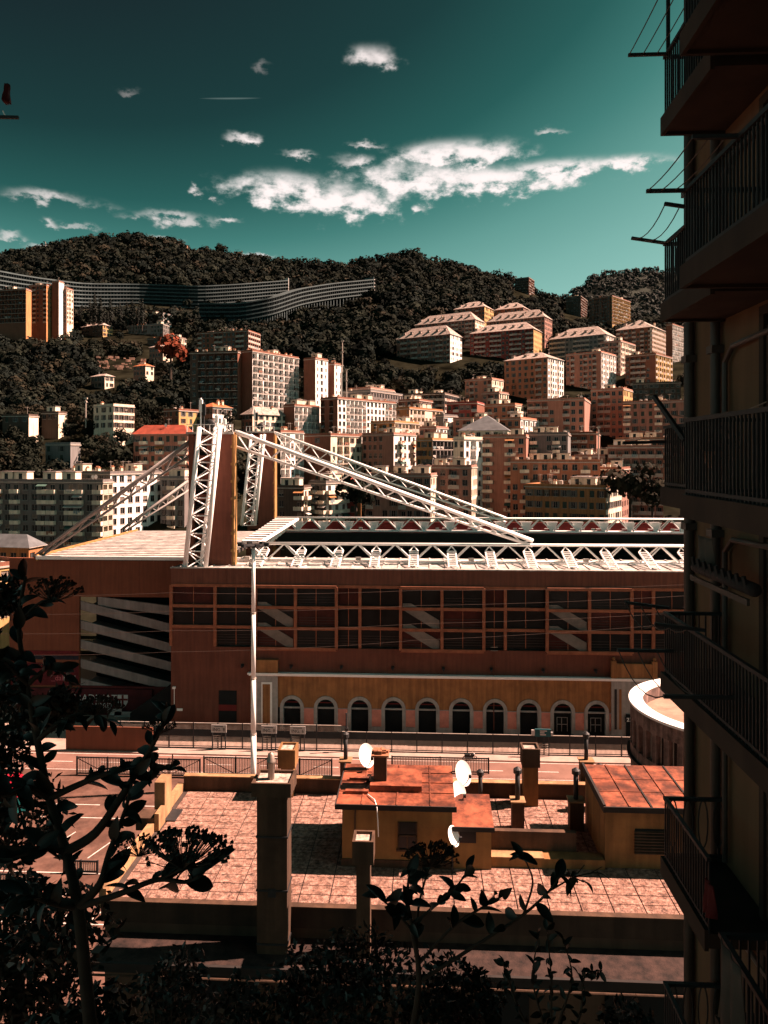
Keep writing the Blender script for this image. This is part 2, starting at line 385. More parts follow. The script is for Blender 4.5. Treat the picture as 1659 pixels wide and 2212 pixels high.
def misc_mesh(kind):
    if kind in _misc: return _misc[kind]
    b = MB()
    if kind == 'chimney':
        b.box(-.45, .45, -.35, .35, 0, 1.5, 0); b.box(-.6, .6, -.5, .5, 1.5, 1.62, 1)
        for x in (-.3, .3): b.box(x - .12, x + .12, -.2, .2, 1.62, 1.95, 1)
        me = b.mesh('chimney', [wallm('cream'), m_terra])
    elif kind == 'antenna':
        b.tube([(0, 0, 0), (0, 0, 3.4)], .045, 5); b.tube([(-.7, 0, 3.1), (.7, 0, 3.1)], .03, 4)
        for i in range(6): b.tube([(-.6 + i * .24, -.35, 3.1), (-.6 + i * .24, .35, 3.1)], .02, 4)
        me = b.mesh('antenna', [m_slab])
    elif kind == 'dish':
        b.tube([(0, 0, 0), (0, 0, 1.1)], .05, 5)
        n = 12; pts = []
        for q in range(n): t = 2 * math.pi * q / n; pts.append((.5 * math.cos(t), -.12, 1.3 + .55 * math.sin(t)))
        b.face(pts); 
        for q in range(n): b.face([pts[q], pts[(q + 1) % n], (0, .06, 1.28)])
        b.tube([(0, .05, 1.2), (0, -.55, 1.3)], .025, 4)
        me = b.mesh('satellite_dish', [M('dish_white', (.8, .78, .75), var=.05)])
    elif kind == 'hut':
        b.box(-1.8, 1.8, -1.4, 1.4, 0, 2.5, 0); b.box(-2.0, 2.0, -1.6, 1.6, 2.5, 2.68, 1); b.box(-.5, .5, -1.43, -1.402, .1, 2.1, 2)
        me = b.mesh('roof_hut', [wallm('cream'), m_flat, m_pane])
    elif kind == 'tank':
        b.lathe([(0, 0), (.6, 0), (.62, .9), (.6, 1.3), (0, 1.45)], n=10); me = b.mesh('water_tank', [m_slab], smooth=False)
    elif kind == 'pots':
        for i in range(5): b.lathe([(0, 0), (.2, 0), (.28, .4), (0, .42)], (i * .7 - 1.4, 0, 0), n=7)
        for i in range(5):
            for k in range(14):
                a = rnd.uniform(0, 6.28); h = rnd.uniform(.4, 1.2); r = rnd.uniform(.05, .4); x = i * .7 - 1.4 + r * math.cos(a); y = r * math.sin(a)
                b.face([(x, y, h), (x + .16, y + .05, h + .06), (x + .1, y - .1, h + .2)], 1)
        me = b.mesh('potted_plants', [m_terra, M('pot_leaf', (.05, .07, .03))])
    elif kind.startswith('laundry'):
        for i in range(3):
            x = -.9 + i * .62; hh = .5 + .2 * ((i * 7 + int(kind[-1])) % 3); b.box(x, x + .5, -.03, 0, .75 - hh, .75)
        me = b.mesh('laundry', [[m_awning[1], M('cloth_pale_blue', (.3, .4, .42)), M('cloth_rust', (.4, .16, .1))][int(kind[-1])]])
    elif kind.startswith('awning'):
        b.face([(-1.4, 0, 2.5), (1.4, 0, 2.5), (1.4, -1.3, 1.9), (-1.4, -1.3, 1.9)]); b.box(-1.4, 1.4, -1.33, -1.3, 1.72, 1.9)
        me = b.mesh('awning', [m_awning[int(kind[-1])]])
    _misc[kind] = me
    return me

EXCL = []          # visible rectangles of buildings, for keeping tree crowns off their fronts
def building(label, xl, xc, xr, yt, yb, ang, colL, colR, patL, patR, roof='flat', d=None, name='apartment_block', cat='building', fh=2.9, clutter=5, rail='solid', deep=14., group=None, roofh=None, minw=9.0):
    rg = random.Random(hash((xl, xc, yt)) % 100003)
    d = d or d_of(xc, yb)
    if d <= 352 and xc > 590: yb = max(yb, min(yb + 45, ground_py(xc, d) + 2))
    a = R(ang); C = at(xc, yb, d); r = Vector((CT, ST)); f = Vector((-ST, CT)); c2 = Vector((C.x, C.y))
    u = Vector((-math.cos(a), math.sin(a))); v = Vector((math.sin(a), math.cos(a)))
    def solve(dirn, px):
        t = (px - CX) / FPX
        return (t * c2.dot(f) - c2.dot(r)) / (dirn.dot(r) - t * dirn.dot(f))
    wL = solve(u, xl) if xl < xc else 10.0
    wR = solve(v, xr) if xr > xc else deep
    if wR < 0 or wR > 70: wR = deep
    wR = max(wR, 5.0); wL = max(wL, 4.0)
    zt = CZ + (HY - yt) / FPX * d; zb = C.z
    shut = rg.random()
    H = zt - zb; n = max(1, round(H / fh)); fh = H / n; base = -14.0
    EXCL.append((xl - 4, max(xr, xc) + 4, yt - 10, yb - .10 * (yb - yt), d + 3))
    o = thing(name, label, cat, (C.x, C.y, zb), -a, group)
    mats = [wallm(colL), wallm(colR), m_flat]  # left walls mostly carry shade in their colour, right walls sunlight
    b = MB()
    def face(O, rz, W, pat, mi):
        cr, sr = math.cos(rz), math.sin(rz)
        def P(s, y, h): return (O[0] + s * cr - y * sr, O[1] + s * sr + y * cr, h)
        def q(s0, s1, h0, h1, y=0): b.face([P(s0, y, h0), P(s1, y, h0), P(s1, y, h1), P(s0, y, h1)], mi)
        q(0, W, base, 0)
        if not pat or pat == '.': q(0, W, 0, H); return
        k = len(pat)
        want = max(1, int(round(W / 2.5)))
        if want > k * 1.35: pat = (pat * 9)[:min(want, 24)]; k = len(pat)
        cw = W / k
        for fl in range(n):
            h0 = fl * fh; h1 = h0 + fh
            for ci, ch in enumerate(pat):
                s0 = ci * cw; s1 = s0 + cw; sm = (s0 + s1) / 2; var = rg.randrange(15)
                if ch == '.' or (ch in 'wn' and rg.random() < .06): q(s0, s1, h0, h1); continue
                if ch == 'w' and shut > .6: ch = 's'
                sm += rg.uniform(-.06, .06) * cw
                if ch in 'ws': ow = min(1.5 if ch == 'w' else 1.25, cw * .6); oh = 1.75; ob = h0 + .8; dep = .25
                elif ch == 'n': ow = min(.8, cw * .5); oh = 1.3; ob = h0 + 1.05; dep = .2
                elif ch == 'b': ow = min(1.3, cw * .6); oh = 2.25; ob = h0 + .06; dep = .2
                else: ow = cw - .35; oh = fh - .42; ob = h0 + .06; dep = 1.3
                oh = min(oh, h1 - ob - .15); x0 = sm - ow / 2; x1 = sm + ow / 2; t1 = ob + oh
                q(s0, x0, h0, h1); q(x1, s1, h0, h1); q(x0, x1, h0, ob); q(x0, x1, t1, h1)
                b.face([P(x0, 0, ob), P(x0, dep, ob), P(x0, dep, t1), P(x0, 0, t1)], mi); b.face([P(x1, 0, ob), P(x1, 0, t1), P(x1, dep, t1), P(x1, dep, ob)], mi)
                b.face([P(x0, 0, t1), P(x0, dep, t1), P(x1, dep, t1), P(x1, 0, t1)], mi); b.face([P(x0, 0, ob), P(x1, 0, ob), P(x1, dep, ob), P(x0, dep, ob)], mi)
                if ch == 'l':
                    b.face([P(x0, dep, ob), P(x1, dep, ob), P(x1, dep, t1), P(x0, dep, t1)], mi)
                    obj('window', window_mesh(min(1.6, ow * .6), min(2.1, oh - .1), 'w', var), o, P(sm + rg.uniform(-.2, .2), dep - .19, ob + .02), rz)
                    obj('loggia_parapet', parapet_mesh(ow + .2, rail), o, P(sm, -.003, ob), rz)
                else:
                    obj('window', window_mesh(ow, oh, 's' if ch == 's' else 'w', var), o, P(sm, .02, ob), rz)
                    if ch == 'b': obj('balcony', balcony_mesh(min(cw * .95, 3.4), 1.1, rail), o, P(sm, -.002, h0 + .02), rz)
                    if ch in 'b' and rg.random() < .22: obj('awning', misc_mesh('awning%d' % rg.randrange(3)), o, P(sm, -.01, h0), rz)
                if ch in 'bl' and rg.random() < .22: obj('laundry', misc_mesh('laundry%d' % rg.randrange(3)), o, P(sm, -1.12 if ch == 'b' else -.08, h0 + .3), rz)
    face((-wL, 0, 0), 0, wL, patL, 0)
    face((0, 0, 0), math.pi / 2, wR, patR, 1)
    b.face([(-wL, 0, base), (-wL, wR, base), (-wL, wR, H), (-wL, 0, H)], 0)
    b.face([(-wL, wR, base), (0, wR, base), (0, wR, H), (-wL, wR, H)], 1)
    b.build('walls', mats, o, fix=False)
    ov = .45
    if roof == 'flat':
        t = MB(); t.box(-wL - .25, .25, -.25, wR + .25, H + .003, H + .28, 0); t.build('cornice', m_slab, o)
        p = MB()
        for bx in ((-wL, 0, 0, .15), (-wL, 0, wR - .15, wR), (-wL, -wL + .15, .15, wR - .15), (-.15, 0, .15, wR - .15)): p.box(*bx, H + .283, H + 1.0)
        p.build('roof_parapet', mats[0], o)
        z0 = H + .285
        for i in range(int(clutter * 1.8) + 1):
            kind = rg.choice(['chimney', 'chimney', 'antenna', 'antenna', 'dish', 'hut', 'tank', 'pots', 'pots'])
            mx = 2.2 if kind == 'hut' else 1.5
            if wL < 2 * mx + .5 or wR < 2 * mx + .5: kind = 'antenna'; mx = .8
            q = obj(misc_mesh(kind).name.split('.')[0], misc_mesh(kind), o, (rg.uniform(-wL + mx, -mx), rg.uniform(mx, max(mx + .1, wR - mx)), z0))
    else:
        rm = {'hip': m_rooftile, 'orange': m_rooforange, 'red': m_roofred, 'slate': m_roofgrey}[roof]
        rh = roofh or min(wL, wR) * .28
        x0, x1, y0, y1 = -wL - ov, ov, -ov, wR + ov; i = min(x1 - x0, y1 - y0) / 2 * .92
        t = MB(); z0 = H + .12; zr = H + rh
        if (x1 - x0) >= (y1 - y0): A = ((x0 + i, (y0 + y1) / 2, zr), (x1 - i, (y0 + y1) / 2, zr))
        else: A = (((x0 + x1) / 2, y0 + i, zr), ((x0 + x1) / 2, y1 - i, zr))
        c = [(x0, y0, z0), (x1, y0, z0), (x1, y1, z0), (x0, y1, z0)]
        if (x1 - x0) >= (y1 - y0):
            t.face([c[0], c[1], A[1], A[0]]); t.face([c[1], c[2], A[1]]); t.face([c[2], c[3], A[0], A[1]]); t.face([c[3], c[0], A[0]])
        else:
            t.face([c[0], c[1], A[0]]); t.face([c[1], c[2], A[1], A[0]]); t.face([c[2], c[3], A[1]]); t.face([c[3], c[0], A[0], A[1]])
        ro = t.build('roof', rm, o, fix=False)
        MB().box(x0, x1, y0, y1, H + .004, z0 - .004).build('eaves', m_slab, o)
        for k in range(clutter):
            kind = rg.choice(['chimney', 'chimney', 'antenna', 'dish'])
            obj(misc_mesh(kind).name.split('.')[0], misc_mesh(kind), o, (rg.uniform(-wL * .8, -wL * .2), rg.uniform(wR * .3, wR * .7), H + rh * .55))
        if roof == 'hip' and wL > 14:
            for k in range(int(wL / 6)):    # dormers and skylights on the slope facing the viewer
                xx = -wL + 3 + k * 6 + rg.uniform(-1, 1)
                yy = wR * .2; zz = z0 + (zr - z0) * (yy + ov) / (i if (x1 - x0) >= (y1 - y0) else i)
                zz = min(zz, zr - .8)
                MB().box(-.8, .8, -.6, 1.4, -.6, .7).box(-1.0, 1.0, -.8, 1.5, .703, .83).build('dormer', m_rooftile, o, (xx, yy, zz))
    return o

# label, xl, xc, xr, ytop, ybase, angle, left wall (mostly shade in its colour), right wall (mostly sun in its colour), left columns, right columns, roof
def B(*a, **k): return building(*a, **k)
# upper left terrace of the hill
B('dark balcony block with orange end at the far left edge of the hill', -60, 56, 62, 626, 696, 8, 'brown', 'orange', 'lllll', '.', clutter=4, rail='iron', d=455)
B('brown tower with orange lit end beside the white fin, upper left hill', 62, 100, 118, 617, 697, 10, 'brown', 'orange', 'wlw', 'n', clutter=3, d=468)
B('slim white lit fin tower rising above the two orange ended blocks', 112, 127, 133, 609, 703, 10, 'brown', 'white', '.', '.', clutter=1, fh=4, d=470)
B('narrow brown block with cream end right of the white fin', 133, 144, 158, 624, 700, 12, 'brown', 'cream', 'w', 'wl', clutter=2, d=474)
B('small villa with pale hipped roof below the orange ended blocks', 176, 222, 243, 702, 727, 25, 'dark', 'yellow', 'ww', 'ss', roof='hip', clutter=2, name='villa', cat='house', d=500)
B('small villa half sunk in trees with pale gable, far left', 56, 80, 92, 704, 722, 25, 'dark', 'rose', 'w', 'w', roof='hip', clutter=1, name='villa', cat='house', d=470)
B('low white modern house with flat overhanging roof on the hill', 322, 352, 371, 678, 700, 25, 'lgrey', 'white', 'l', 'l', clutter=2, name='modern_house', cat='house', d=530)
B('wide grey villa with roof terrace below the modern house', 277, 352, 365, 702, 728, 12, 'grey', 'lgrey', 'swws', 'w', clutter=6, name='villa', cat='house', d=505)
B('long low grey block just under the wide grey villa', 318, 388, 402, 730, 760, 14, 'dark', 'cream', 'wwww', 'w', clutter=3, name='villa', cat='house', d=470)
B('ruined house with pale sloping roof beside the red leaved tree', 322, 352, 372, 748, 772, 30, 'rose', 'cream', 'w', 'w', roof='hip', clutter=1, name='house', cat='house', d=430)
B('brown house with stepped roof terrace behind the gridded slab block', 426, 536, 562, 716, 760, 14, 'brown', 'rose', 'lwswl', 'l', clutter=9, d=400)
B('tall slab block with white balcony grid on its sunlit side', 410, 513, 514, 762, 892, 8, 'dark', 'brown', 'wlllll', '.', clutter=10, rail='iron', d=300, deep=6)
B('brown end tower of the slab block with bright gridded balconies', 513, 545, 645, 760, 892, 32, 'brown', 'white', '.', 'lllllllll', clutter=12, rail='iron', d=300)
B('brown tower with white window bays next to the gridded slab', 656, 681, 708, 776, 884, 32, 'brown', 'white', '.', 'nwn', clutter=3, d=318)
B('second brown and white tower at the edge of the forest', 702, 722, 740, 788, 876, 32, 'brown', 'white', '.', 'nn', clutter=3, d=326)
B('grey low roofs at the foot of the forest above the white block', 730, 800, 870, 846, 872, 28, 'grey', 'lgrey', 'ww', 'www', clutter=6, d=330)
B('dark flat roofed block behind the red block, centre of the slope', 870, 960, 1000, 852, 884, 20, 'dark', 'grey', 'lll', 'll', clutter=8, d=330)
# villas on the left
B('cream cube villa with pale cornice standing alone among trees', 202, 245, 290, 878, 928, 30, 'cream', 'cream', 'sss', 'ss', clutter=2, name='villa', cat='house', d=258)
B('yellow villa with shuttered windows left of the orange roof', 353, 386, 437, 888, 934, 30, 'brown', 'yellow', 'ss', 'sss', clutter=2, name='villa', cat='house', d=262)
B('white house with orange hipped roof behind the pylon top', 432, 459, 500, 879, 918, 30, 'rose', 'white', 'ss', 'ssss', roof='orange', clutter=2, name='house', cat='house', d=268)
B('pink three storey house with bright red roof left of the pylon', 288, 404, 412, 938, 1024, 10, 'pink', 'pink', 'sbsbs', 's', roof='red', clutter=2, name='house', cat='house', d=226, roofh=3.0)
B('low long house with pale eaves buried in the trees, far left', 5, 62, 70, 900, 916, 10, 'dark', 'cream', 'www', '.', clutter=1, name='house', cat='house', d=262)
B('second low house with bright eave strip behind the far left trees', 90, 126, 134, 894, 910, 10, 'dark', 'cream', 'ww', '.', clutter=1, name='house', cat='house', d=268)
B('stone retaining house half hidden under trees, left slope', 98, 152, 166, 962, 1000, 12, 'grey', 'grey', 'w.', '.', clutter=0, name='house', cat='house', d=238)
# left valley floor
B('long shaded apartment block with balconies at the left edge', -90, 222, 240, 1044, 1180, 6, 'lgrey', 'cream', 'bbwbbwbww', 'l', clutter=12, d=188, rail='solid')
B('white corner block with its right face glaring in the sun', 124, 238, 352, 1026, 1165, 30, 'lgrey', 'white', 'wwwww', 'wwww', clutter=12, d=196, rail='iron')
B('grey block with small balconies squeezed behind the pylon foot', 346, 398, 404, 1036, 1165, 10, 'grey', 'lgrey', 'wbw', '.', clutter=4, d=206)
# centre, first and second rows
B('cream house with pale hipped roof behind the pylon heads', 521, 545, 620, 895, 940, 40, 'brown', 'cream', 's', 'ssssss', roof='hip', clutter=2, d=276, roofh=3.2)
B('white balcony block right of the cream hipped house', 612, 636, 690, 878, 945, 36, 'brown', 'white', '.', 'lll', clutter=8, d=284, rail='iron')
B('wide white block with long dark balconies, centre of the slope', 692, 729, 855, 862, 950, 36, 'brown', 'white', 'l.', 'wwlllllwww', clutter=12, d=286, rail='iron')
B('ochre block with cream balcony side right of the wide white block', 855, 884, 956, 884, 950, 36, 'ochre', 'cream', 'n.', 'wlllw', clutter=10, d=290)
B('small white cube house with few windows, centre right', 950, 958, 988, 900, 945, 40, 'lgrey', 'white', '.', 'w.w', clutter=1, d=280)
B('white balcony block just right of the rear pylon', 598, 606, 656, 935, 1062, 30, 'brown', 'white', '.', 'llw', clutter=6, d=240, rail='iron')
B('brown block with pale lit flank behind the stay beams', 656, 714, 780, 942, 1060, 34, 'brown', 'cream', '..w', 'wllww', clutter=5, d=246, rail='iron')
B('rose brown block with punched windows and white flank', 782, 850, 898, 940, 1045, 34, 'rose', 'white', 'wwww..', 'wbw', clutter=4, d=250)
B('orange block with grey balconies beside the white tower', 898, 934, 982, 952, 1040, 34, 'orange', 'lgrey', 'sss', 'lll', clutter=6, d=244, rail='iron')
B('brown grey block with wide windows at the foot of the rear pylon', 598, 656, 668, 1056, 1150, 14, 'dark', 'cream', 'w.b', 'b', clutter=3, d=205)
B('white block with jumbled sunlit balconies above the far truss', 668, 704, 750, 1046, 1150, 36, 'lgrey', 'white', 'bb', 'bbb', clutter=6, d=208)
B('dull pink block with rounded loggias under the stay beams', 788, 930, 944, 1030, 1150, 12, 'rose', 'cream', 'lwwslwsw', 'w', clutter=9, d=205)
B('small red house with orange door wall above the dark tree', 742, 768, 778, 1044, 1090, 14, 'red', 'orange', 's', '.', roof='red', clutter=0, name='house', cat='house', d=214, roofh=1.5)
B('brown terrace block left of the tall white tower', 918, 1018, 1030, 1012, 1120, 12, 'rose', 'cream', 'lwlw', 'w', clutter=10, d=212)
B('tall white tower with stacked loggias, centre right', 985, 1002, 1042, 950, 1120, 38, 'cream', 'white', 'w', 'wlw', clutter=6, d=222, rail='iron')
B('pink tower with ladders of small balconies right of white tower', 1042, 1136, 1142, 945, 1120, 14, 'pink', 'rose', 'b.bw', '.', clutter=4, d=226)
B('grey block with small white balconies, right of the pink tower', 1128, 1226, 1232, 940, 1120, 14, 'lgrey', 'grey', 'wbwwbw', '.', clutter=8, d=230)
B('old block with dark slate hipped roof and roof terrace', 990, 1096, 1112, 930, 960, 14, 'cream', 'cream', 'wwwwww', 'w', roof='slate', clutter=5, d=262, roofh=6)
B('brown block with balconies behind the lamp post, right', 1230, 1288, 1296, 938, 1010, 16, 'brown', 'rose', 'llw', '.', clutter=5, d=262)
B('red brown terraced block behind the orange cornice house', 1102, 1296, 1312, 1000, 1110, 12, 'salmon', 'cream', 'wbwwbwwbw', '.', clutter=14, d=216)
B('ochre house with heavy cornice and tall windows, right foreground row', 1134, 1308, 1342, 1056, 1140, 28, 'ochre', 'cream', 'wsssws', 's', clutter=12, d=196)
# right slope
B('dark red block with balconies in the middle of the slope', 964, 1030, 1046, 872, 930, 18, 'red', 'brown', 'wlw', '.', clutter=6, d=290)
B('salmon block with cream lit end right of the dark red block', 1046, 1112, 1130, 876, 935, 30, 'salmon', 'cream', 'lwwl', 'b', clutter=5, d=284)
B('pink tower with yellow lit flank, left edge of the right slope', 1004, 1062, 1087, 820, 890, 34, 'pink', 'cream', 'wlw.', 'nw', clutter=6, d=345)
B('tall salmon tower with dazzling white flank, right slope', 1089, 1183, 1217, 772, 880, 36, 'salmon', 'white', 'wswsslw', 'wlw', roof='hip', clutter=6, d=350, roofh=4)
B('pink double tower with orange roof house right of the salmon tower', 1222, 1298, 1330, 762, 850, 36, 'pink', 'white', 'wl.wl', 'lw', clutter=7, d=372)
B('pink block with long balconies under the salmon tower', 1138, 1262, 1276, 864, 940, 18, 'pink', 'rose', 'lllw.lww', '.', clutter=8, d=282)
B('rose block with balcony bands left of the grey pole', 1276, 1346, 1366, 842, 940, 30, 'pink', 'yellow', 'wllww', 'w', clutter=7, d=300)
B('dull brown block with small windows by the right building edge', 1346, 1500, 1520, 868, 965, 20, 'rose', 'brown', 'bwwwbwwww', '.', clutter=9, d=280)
B('stepped pink and grey terraces low on the right', 1312, 1432, 1450, 968, 1120, 14, 'rose', 'grey', 'llll', '.', clutter=10, d=236)
B('salmon penthouse block behind the stepped terraces', 1330, 1450, 1480, 950, 1010, 14, 'salmon', 'rose', 'wlw', '.', clutter=5, d=262)
B('brown tower with yellow sunlit flank near the right building', 1350, 1416, 1452, 766, 842, 38, 'brown', 'yellow', 'wlllw.', 'lw', clutter=5, d=372)
B('brown tower with steep pale roof above the yellow flanked tower', 1330, 1408, 1442, 706, 775, 36, 'brown', 'cream', 'lwlw', 'll', roof='hip', clutter=4, d=450, roofh=7)
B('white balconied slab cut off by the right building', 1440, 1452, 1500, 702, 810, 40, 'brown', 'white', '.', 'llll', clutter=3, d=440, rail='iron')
B('dark fronted block with white right end and grey roof', 1186, 1308, 1333, 722, 785, 34, 'grey', 'white', 'llllww', 'lw', roof='hip', clutter=5, d=430, roofh=7)
B('dark red shaded block with long pale roof', 1015, 1152, 1170, 710, 785, 26, 'red', 'yellow', 'wlllwlllw', 'n', roof='hip', clutter=5, d=440, roofh=6)
B('pale rose block with white window end, first of the roofed row', 856, 972, 997, 722, 792, 30, 'rose', 'white', 'wllwllwllw', 'nw', roof='hip', clutter=5, d=430, roofh=7)
B('rose block with pale hipped roof second in the roofed row', 896, 1026, 1046, 690, 745, 28, 'rose', 'cream', 'wllwllw', 'w', roof='hip', clutter=5, d=480, roofh=7)
B('long rose block with wide pale roof, upper right row', 1050, 1176, 1192, 684, 742, 28, 'rose', 'rose', 'wllwllwllw', 'w', roof='hip', clutter=5, d=500, roofh=7)
B('hipped pale roof block peeping over the upper row, left one', 980, 1046, 1066, 662, 700, 28, 'brown', 'yellow', 'wlw', 'w', roof='hip', clutter=3, d=530, roofh=6)
B('hipped pale roof block peeping over the upper row, right one', 1068, 1130, 1148, 664, 700, 28, 'brown', 'rose', 'wlw', 'w', roof='hip', clutter=3, d=540, roofh=6)
B('dark balconied tower alone on the ridge line', 1112, 1142, 1154, 600, 640, 26, 'dark', 'brown', 'lll', 'l', clutter=5, d=835, rail='iron')
B('dark round fronted block on the saddle of the ridge', 1222, 1254, 1268, 640, 690, 26, 'dark', 'brown', 'ww', 'l', clutter=3, d=800, rail='iron')
B('sunlit yellow balconied block below the far hill', 1272, 1322, 1362, 640, 700, 40, 'brown', 'yellow', 'lwl', 'llll', clutter=5, d=640, rail='iron')
B('low terrace houses under the grey pole on the right slope', 1366, 1470, 1480, 828, 862, 16, 'dark', 'grey', 'wwww', '.', clutter=5, d=350)

B('sunlit orange house edge at the far left beside the corner block', -90, -6, 20, 1228, 1345, 30, 'brown', 'yellow', 'ww', 'ww', clutter=1, d=128, name='house', cat='house')
B('ochre house with low brown roof at the far left under the back stay', -70, 62, 80, 1184, 1260, 8, 'ochre', 'ochre', 'wwww', 'w', roof='slate', clutter=1, d=150, name='house', cat='house', roofh=2.5)
B('small pale house low in the trees above the cube villa', 196, 226, 246, 812, 838, 30, 'rose', 'cream', 'w', 'ww', roof='hip', clutter=1, name='house', cat='house', d=372)
B('second small house on the wooded slope near the red leaved tree', 288, 314, 332, 790, 812, 30, 'rose', 'cream', 'w', 'w', roof='orange', clutter=1, name='house', cat='house', d=390)
m_bank = M('pale_rubble', (.55, .33, .25), var=.5, scale=.5, rough=.95, bump=.6, bscale=3)
c_ = at(262, 785, 420); bk_ = MB(); br = random.Random(4)
for k in range(46):
    x, z = br.uniform(-14, 14), br.uniform(-4, 4); s_ = br.uniform(.5, 1.5); bk_.box(x - s_, x + s_, z * .9 - s_ * .6, z * .9 + s_ * .6, z - s_ * .5, z + s_ * .5)
tag(structure(bk_.build('rubble_bank', m_bank, None, c_, R(20)), 'stuff'), 'pale sunlit rubble bank on the wooded left slope', 'rubble')
EXCL.append((225, 302, 772, 800, 424))

B('narrow grey block behind the cream hipped house', 556, 588, 612, 908, 960, 30, 'grey', 'cream', 'wl', 'lw', clutter=5, d=300)
B('cream block peeping above the wide white block', 752, 800, 852, 840, 885, 30, 'rose', 'cream', 'wwl', 'wlw', clutter=7, d=338)
B('brown terraces peeping above the ochre block', 860, 905, 952, 866, 905, 26, 'brown', 'rose', 'lwl', 'll', clutter=7, d=318)
B('orange block peeping over the rose brown block', 800, 852, 905, 914, 965, 30, 'orange', 'cream', 'wlw', 'lwl', clutter=6, d=268)
B('rose block behind the orange block with grey balconies', 905, 942, 986, 926, 970, 30, 'rose', 'white', 'wl', 'wl', clutter=5, d=272)
B('pink block below the dark red block', 978, 1036, 1076, 906, 955, 28, 'pink', 'cream', 'wlw', 'lw', clutter=6, d=276)
B('salmon block with white end above the grey block', 1076, 1124, 1164, 906, 955, 28, 'salmon', 'white', 'lww', 'wl', clutter=6, d=270)
B('rose block behind the lamp pole, left of the stepped terraces', 1238, 1306, 1342, 988, 1060, 24, 'rose', 'cream', 'lwlw', 'lw', clutter=7, d=242)
B('brown block just behind the ochre cornice house', 1282, 1342, 1372, 1016, 1100, 24, 'brown', 'rose', 'wlw', 'w', clutter=6, d=222)
B('brown and cream block under the yellow flanked tower', 1384, 1440, 1482, 898, 965, 30, 'brown', 'cream', 'wlw', 'lw', clutter=5, d=304)
B('rose tower behind the pink double tower', 1296, 1340, 1372, 738, 805, 36, 'rose', 'cream', 'wlw', 'lw', clutter=4, d=402)
B('rose block tucked left of the salmon tower', 1040, 1078, 1098, 850, 900, 32, 'rose', 'cream', 'wlw', 'w', clutter=4, d=318)

# serpentine housing block along the hill
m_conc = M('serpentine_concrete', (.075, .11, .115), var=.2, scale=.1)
m_concdark = M('serpentine_recess_shade', (.022, .038, .042), var=.3, scale=.15)  # recess shade put into a darker concrete, fins included
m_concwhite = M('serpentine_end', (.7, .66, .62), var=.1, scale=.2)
def serpentine(label, pts, nfl, stilts, end_white):
    P = []
    for (px, py, d) in pts: P.append(at(px, py, d))
    Q = []
    for i in range(len(P) - 1):
        for k in range(6): Q.append(P[i].lerp(P[i + 1], k / 6))
    Q.append(P[-1])
    for _ in range(3): Q = [Q[0]] + [(Q[i - 1] + Q[i] * 2 + Q[i + 1]) / 4 for i in range(1, len(Q) - 1)] + [Q[-1]]
    o = thing('serpentine_block', label, 'building', (Q[0].x, Q[0].y, Q[0].z - 30)); o0 = Vector(o.location)
    nrm = []
    for i in range(len(Q)):
        t = Q[min(i + 1, len(Q) - 1)] - Q[max(i - 1, 0)]; t.z = 0; t.normalize(); nrm.append(Vector((-t.y, t.x, 0)))
    fh = 3.1
    def ribbon(mb, off0, off1, z0, z1, a=0, e=None):
        e = len(Q) if e is None else e; i0 = len(mb.v)
        for i in range(a, e):
            for off in (off0, off1):
                for z in (z0, z1):
                    p = Q[i] + nrm[i] * off - o0; mb.v.append((p.x, p.y, p.z + z))
        k = e - a
        for i in range(k - 1):
            b = i0 + i * 4; c = b + 4
            mb.f += [(b, c, c + 1, b + 1), (b + 1, c + 1, c + 3, b + 3), (b + 3, c + 3, c + 2, b + 2), (b + 2, c + 2, c, b)]; mb.m += [0] * 4
        mb.f += [(i0, i0 + 1, i0 + 3, i0 + 2), (i0 + (k - 1) * 4, i0 + (k - 1) * 4 + 2, i0 + (k - 1) * 4 + 3, i0 + (k - 1) * 4 + 1)]; mb.m += [0, 0]
    for fl in range(nfl + 1):
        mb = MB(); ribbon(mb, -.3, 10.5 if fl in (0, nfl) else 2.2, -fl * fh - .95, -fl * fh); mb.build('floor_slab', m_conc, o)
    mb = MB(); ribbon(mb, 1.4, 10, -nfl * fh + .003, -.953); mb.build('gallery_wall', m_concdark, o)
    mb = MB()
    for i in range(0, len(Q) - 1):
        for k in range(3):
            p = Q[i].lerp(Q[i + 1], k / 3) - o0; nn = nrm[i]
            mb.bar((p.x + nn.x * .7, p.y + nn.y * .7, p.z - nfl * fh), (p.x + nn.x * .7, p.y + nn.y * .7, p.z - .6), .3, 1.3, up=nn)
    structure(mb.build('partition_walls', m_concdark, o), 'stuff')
    if stilts:
        mb = MB()
        for i in range(0, len(Q) - 1):
            for k in range(2):
                p = Q[i].lerp(Q[i + 1], k / 2) - o0; nn = nrm[i]
                mb.bar((p.x + nn.x, p.y + nn.y, p.z - nfl * fh - 20), (p.x + nn.x, p.y + nn.y, p.z - nfl * fh - .5), .7, .7, up=nn)
        structure(mb.build('stilts', m_conc, o), 'stuff')
    p = Q[-1] - o0; nn = nrm[-1]; t = Vector((nn.y, -nn.x, 0))
    mb = MB(); mb.prism([(p.x + nn.x * a + t.x * b, p.y + nn.y * a + t.y * b) for a, b in ((-.35, .05), (10.5, .05), (10.5, .6), (-.35, .6))], p.z - nfl * fh - .5, p.z + 2.0, 'z'); mb.build('end_wall', m_concwhite if end_white else m_conc, o)
    for fl in range(nfl if not end_white else 0):
        mb = MB(); mb.prism([(p.x + nn.x * a + t.x * b, p.y + nn.y * a + t.y * b) for a, b in ((-.5, .6), (9, .6), (9, 1.8), (-.5, 1.8))], p.z - fl * fh - .6, p.z - fl * fh, 'z'); mb.build('end_balcony', m_concwhite, o)
    return o
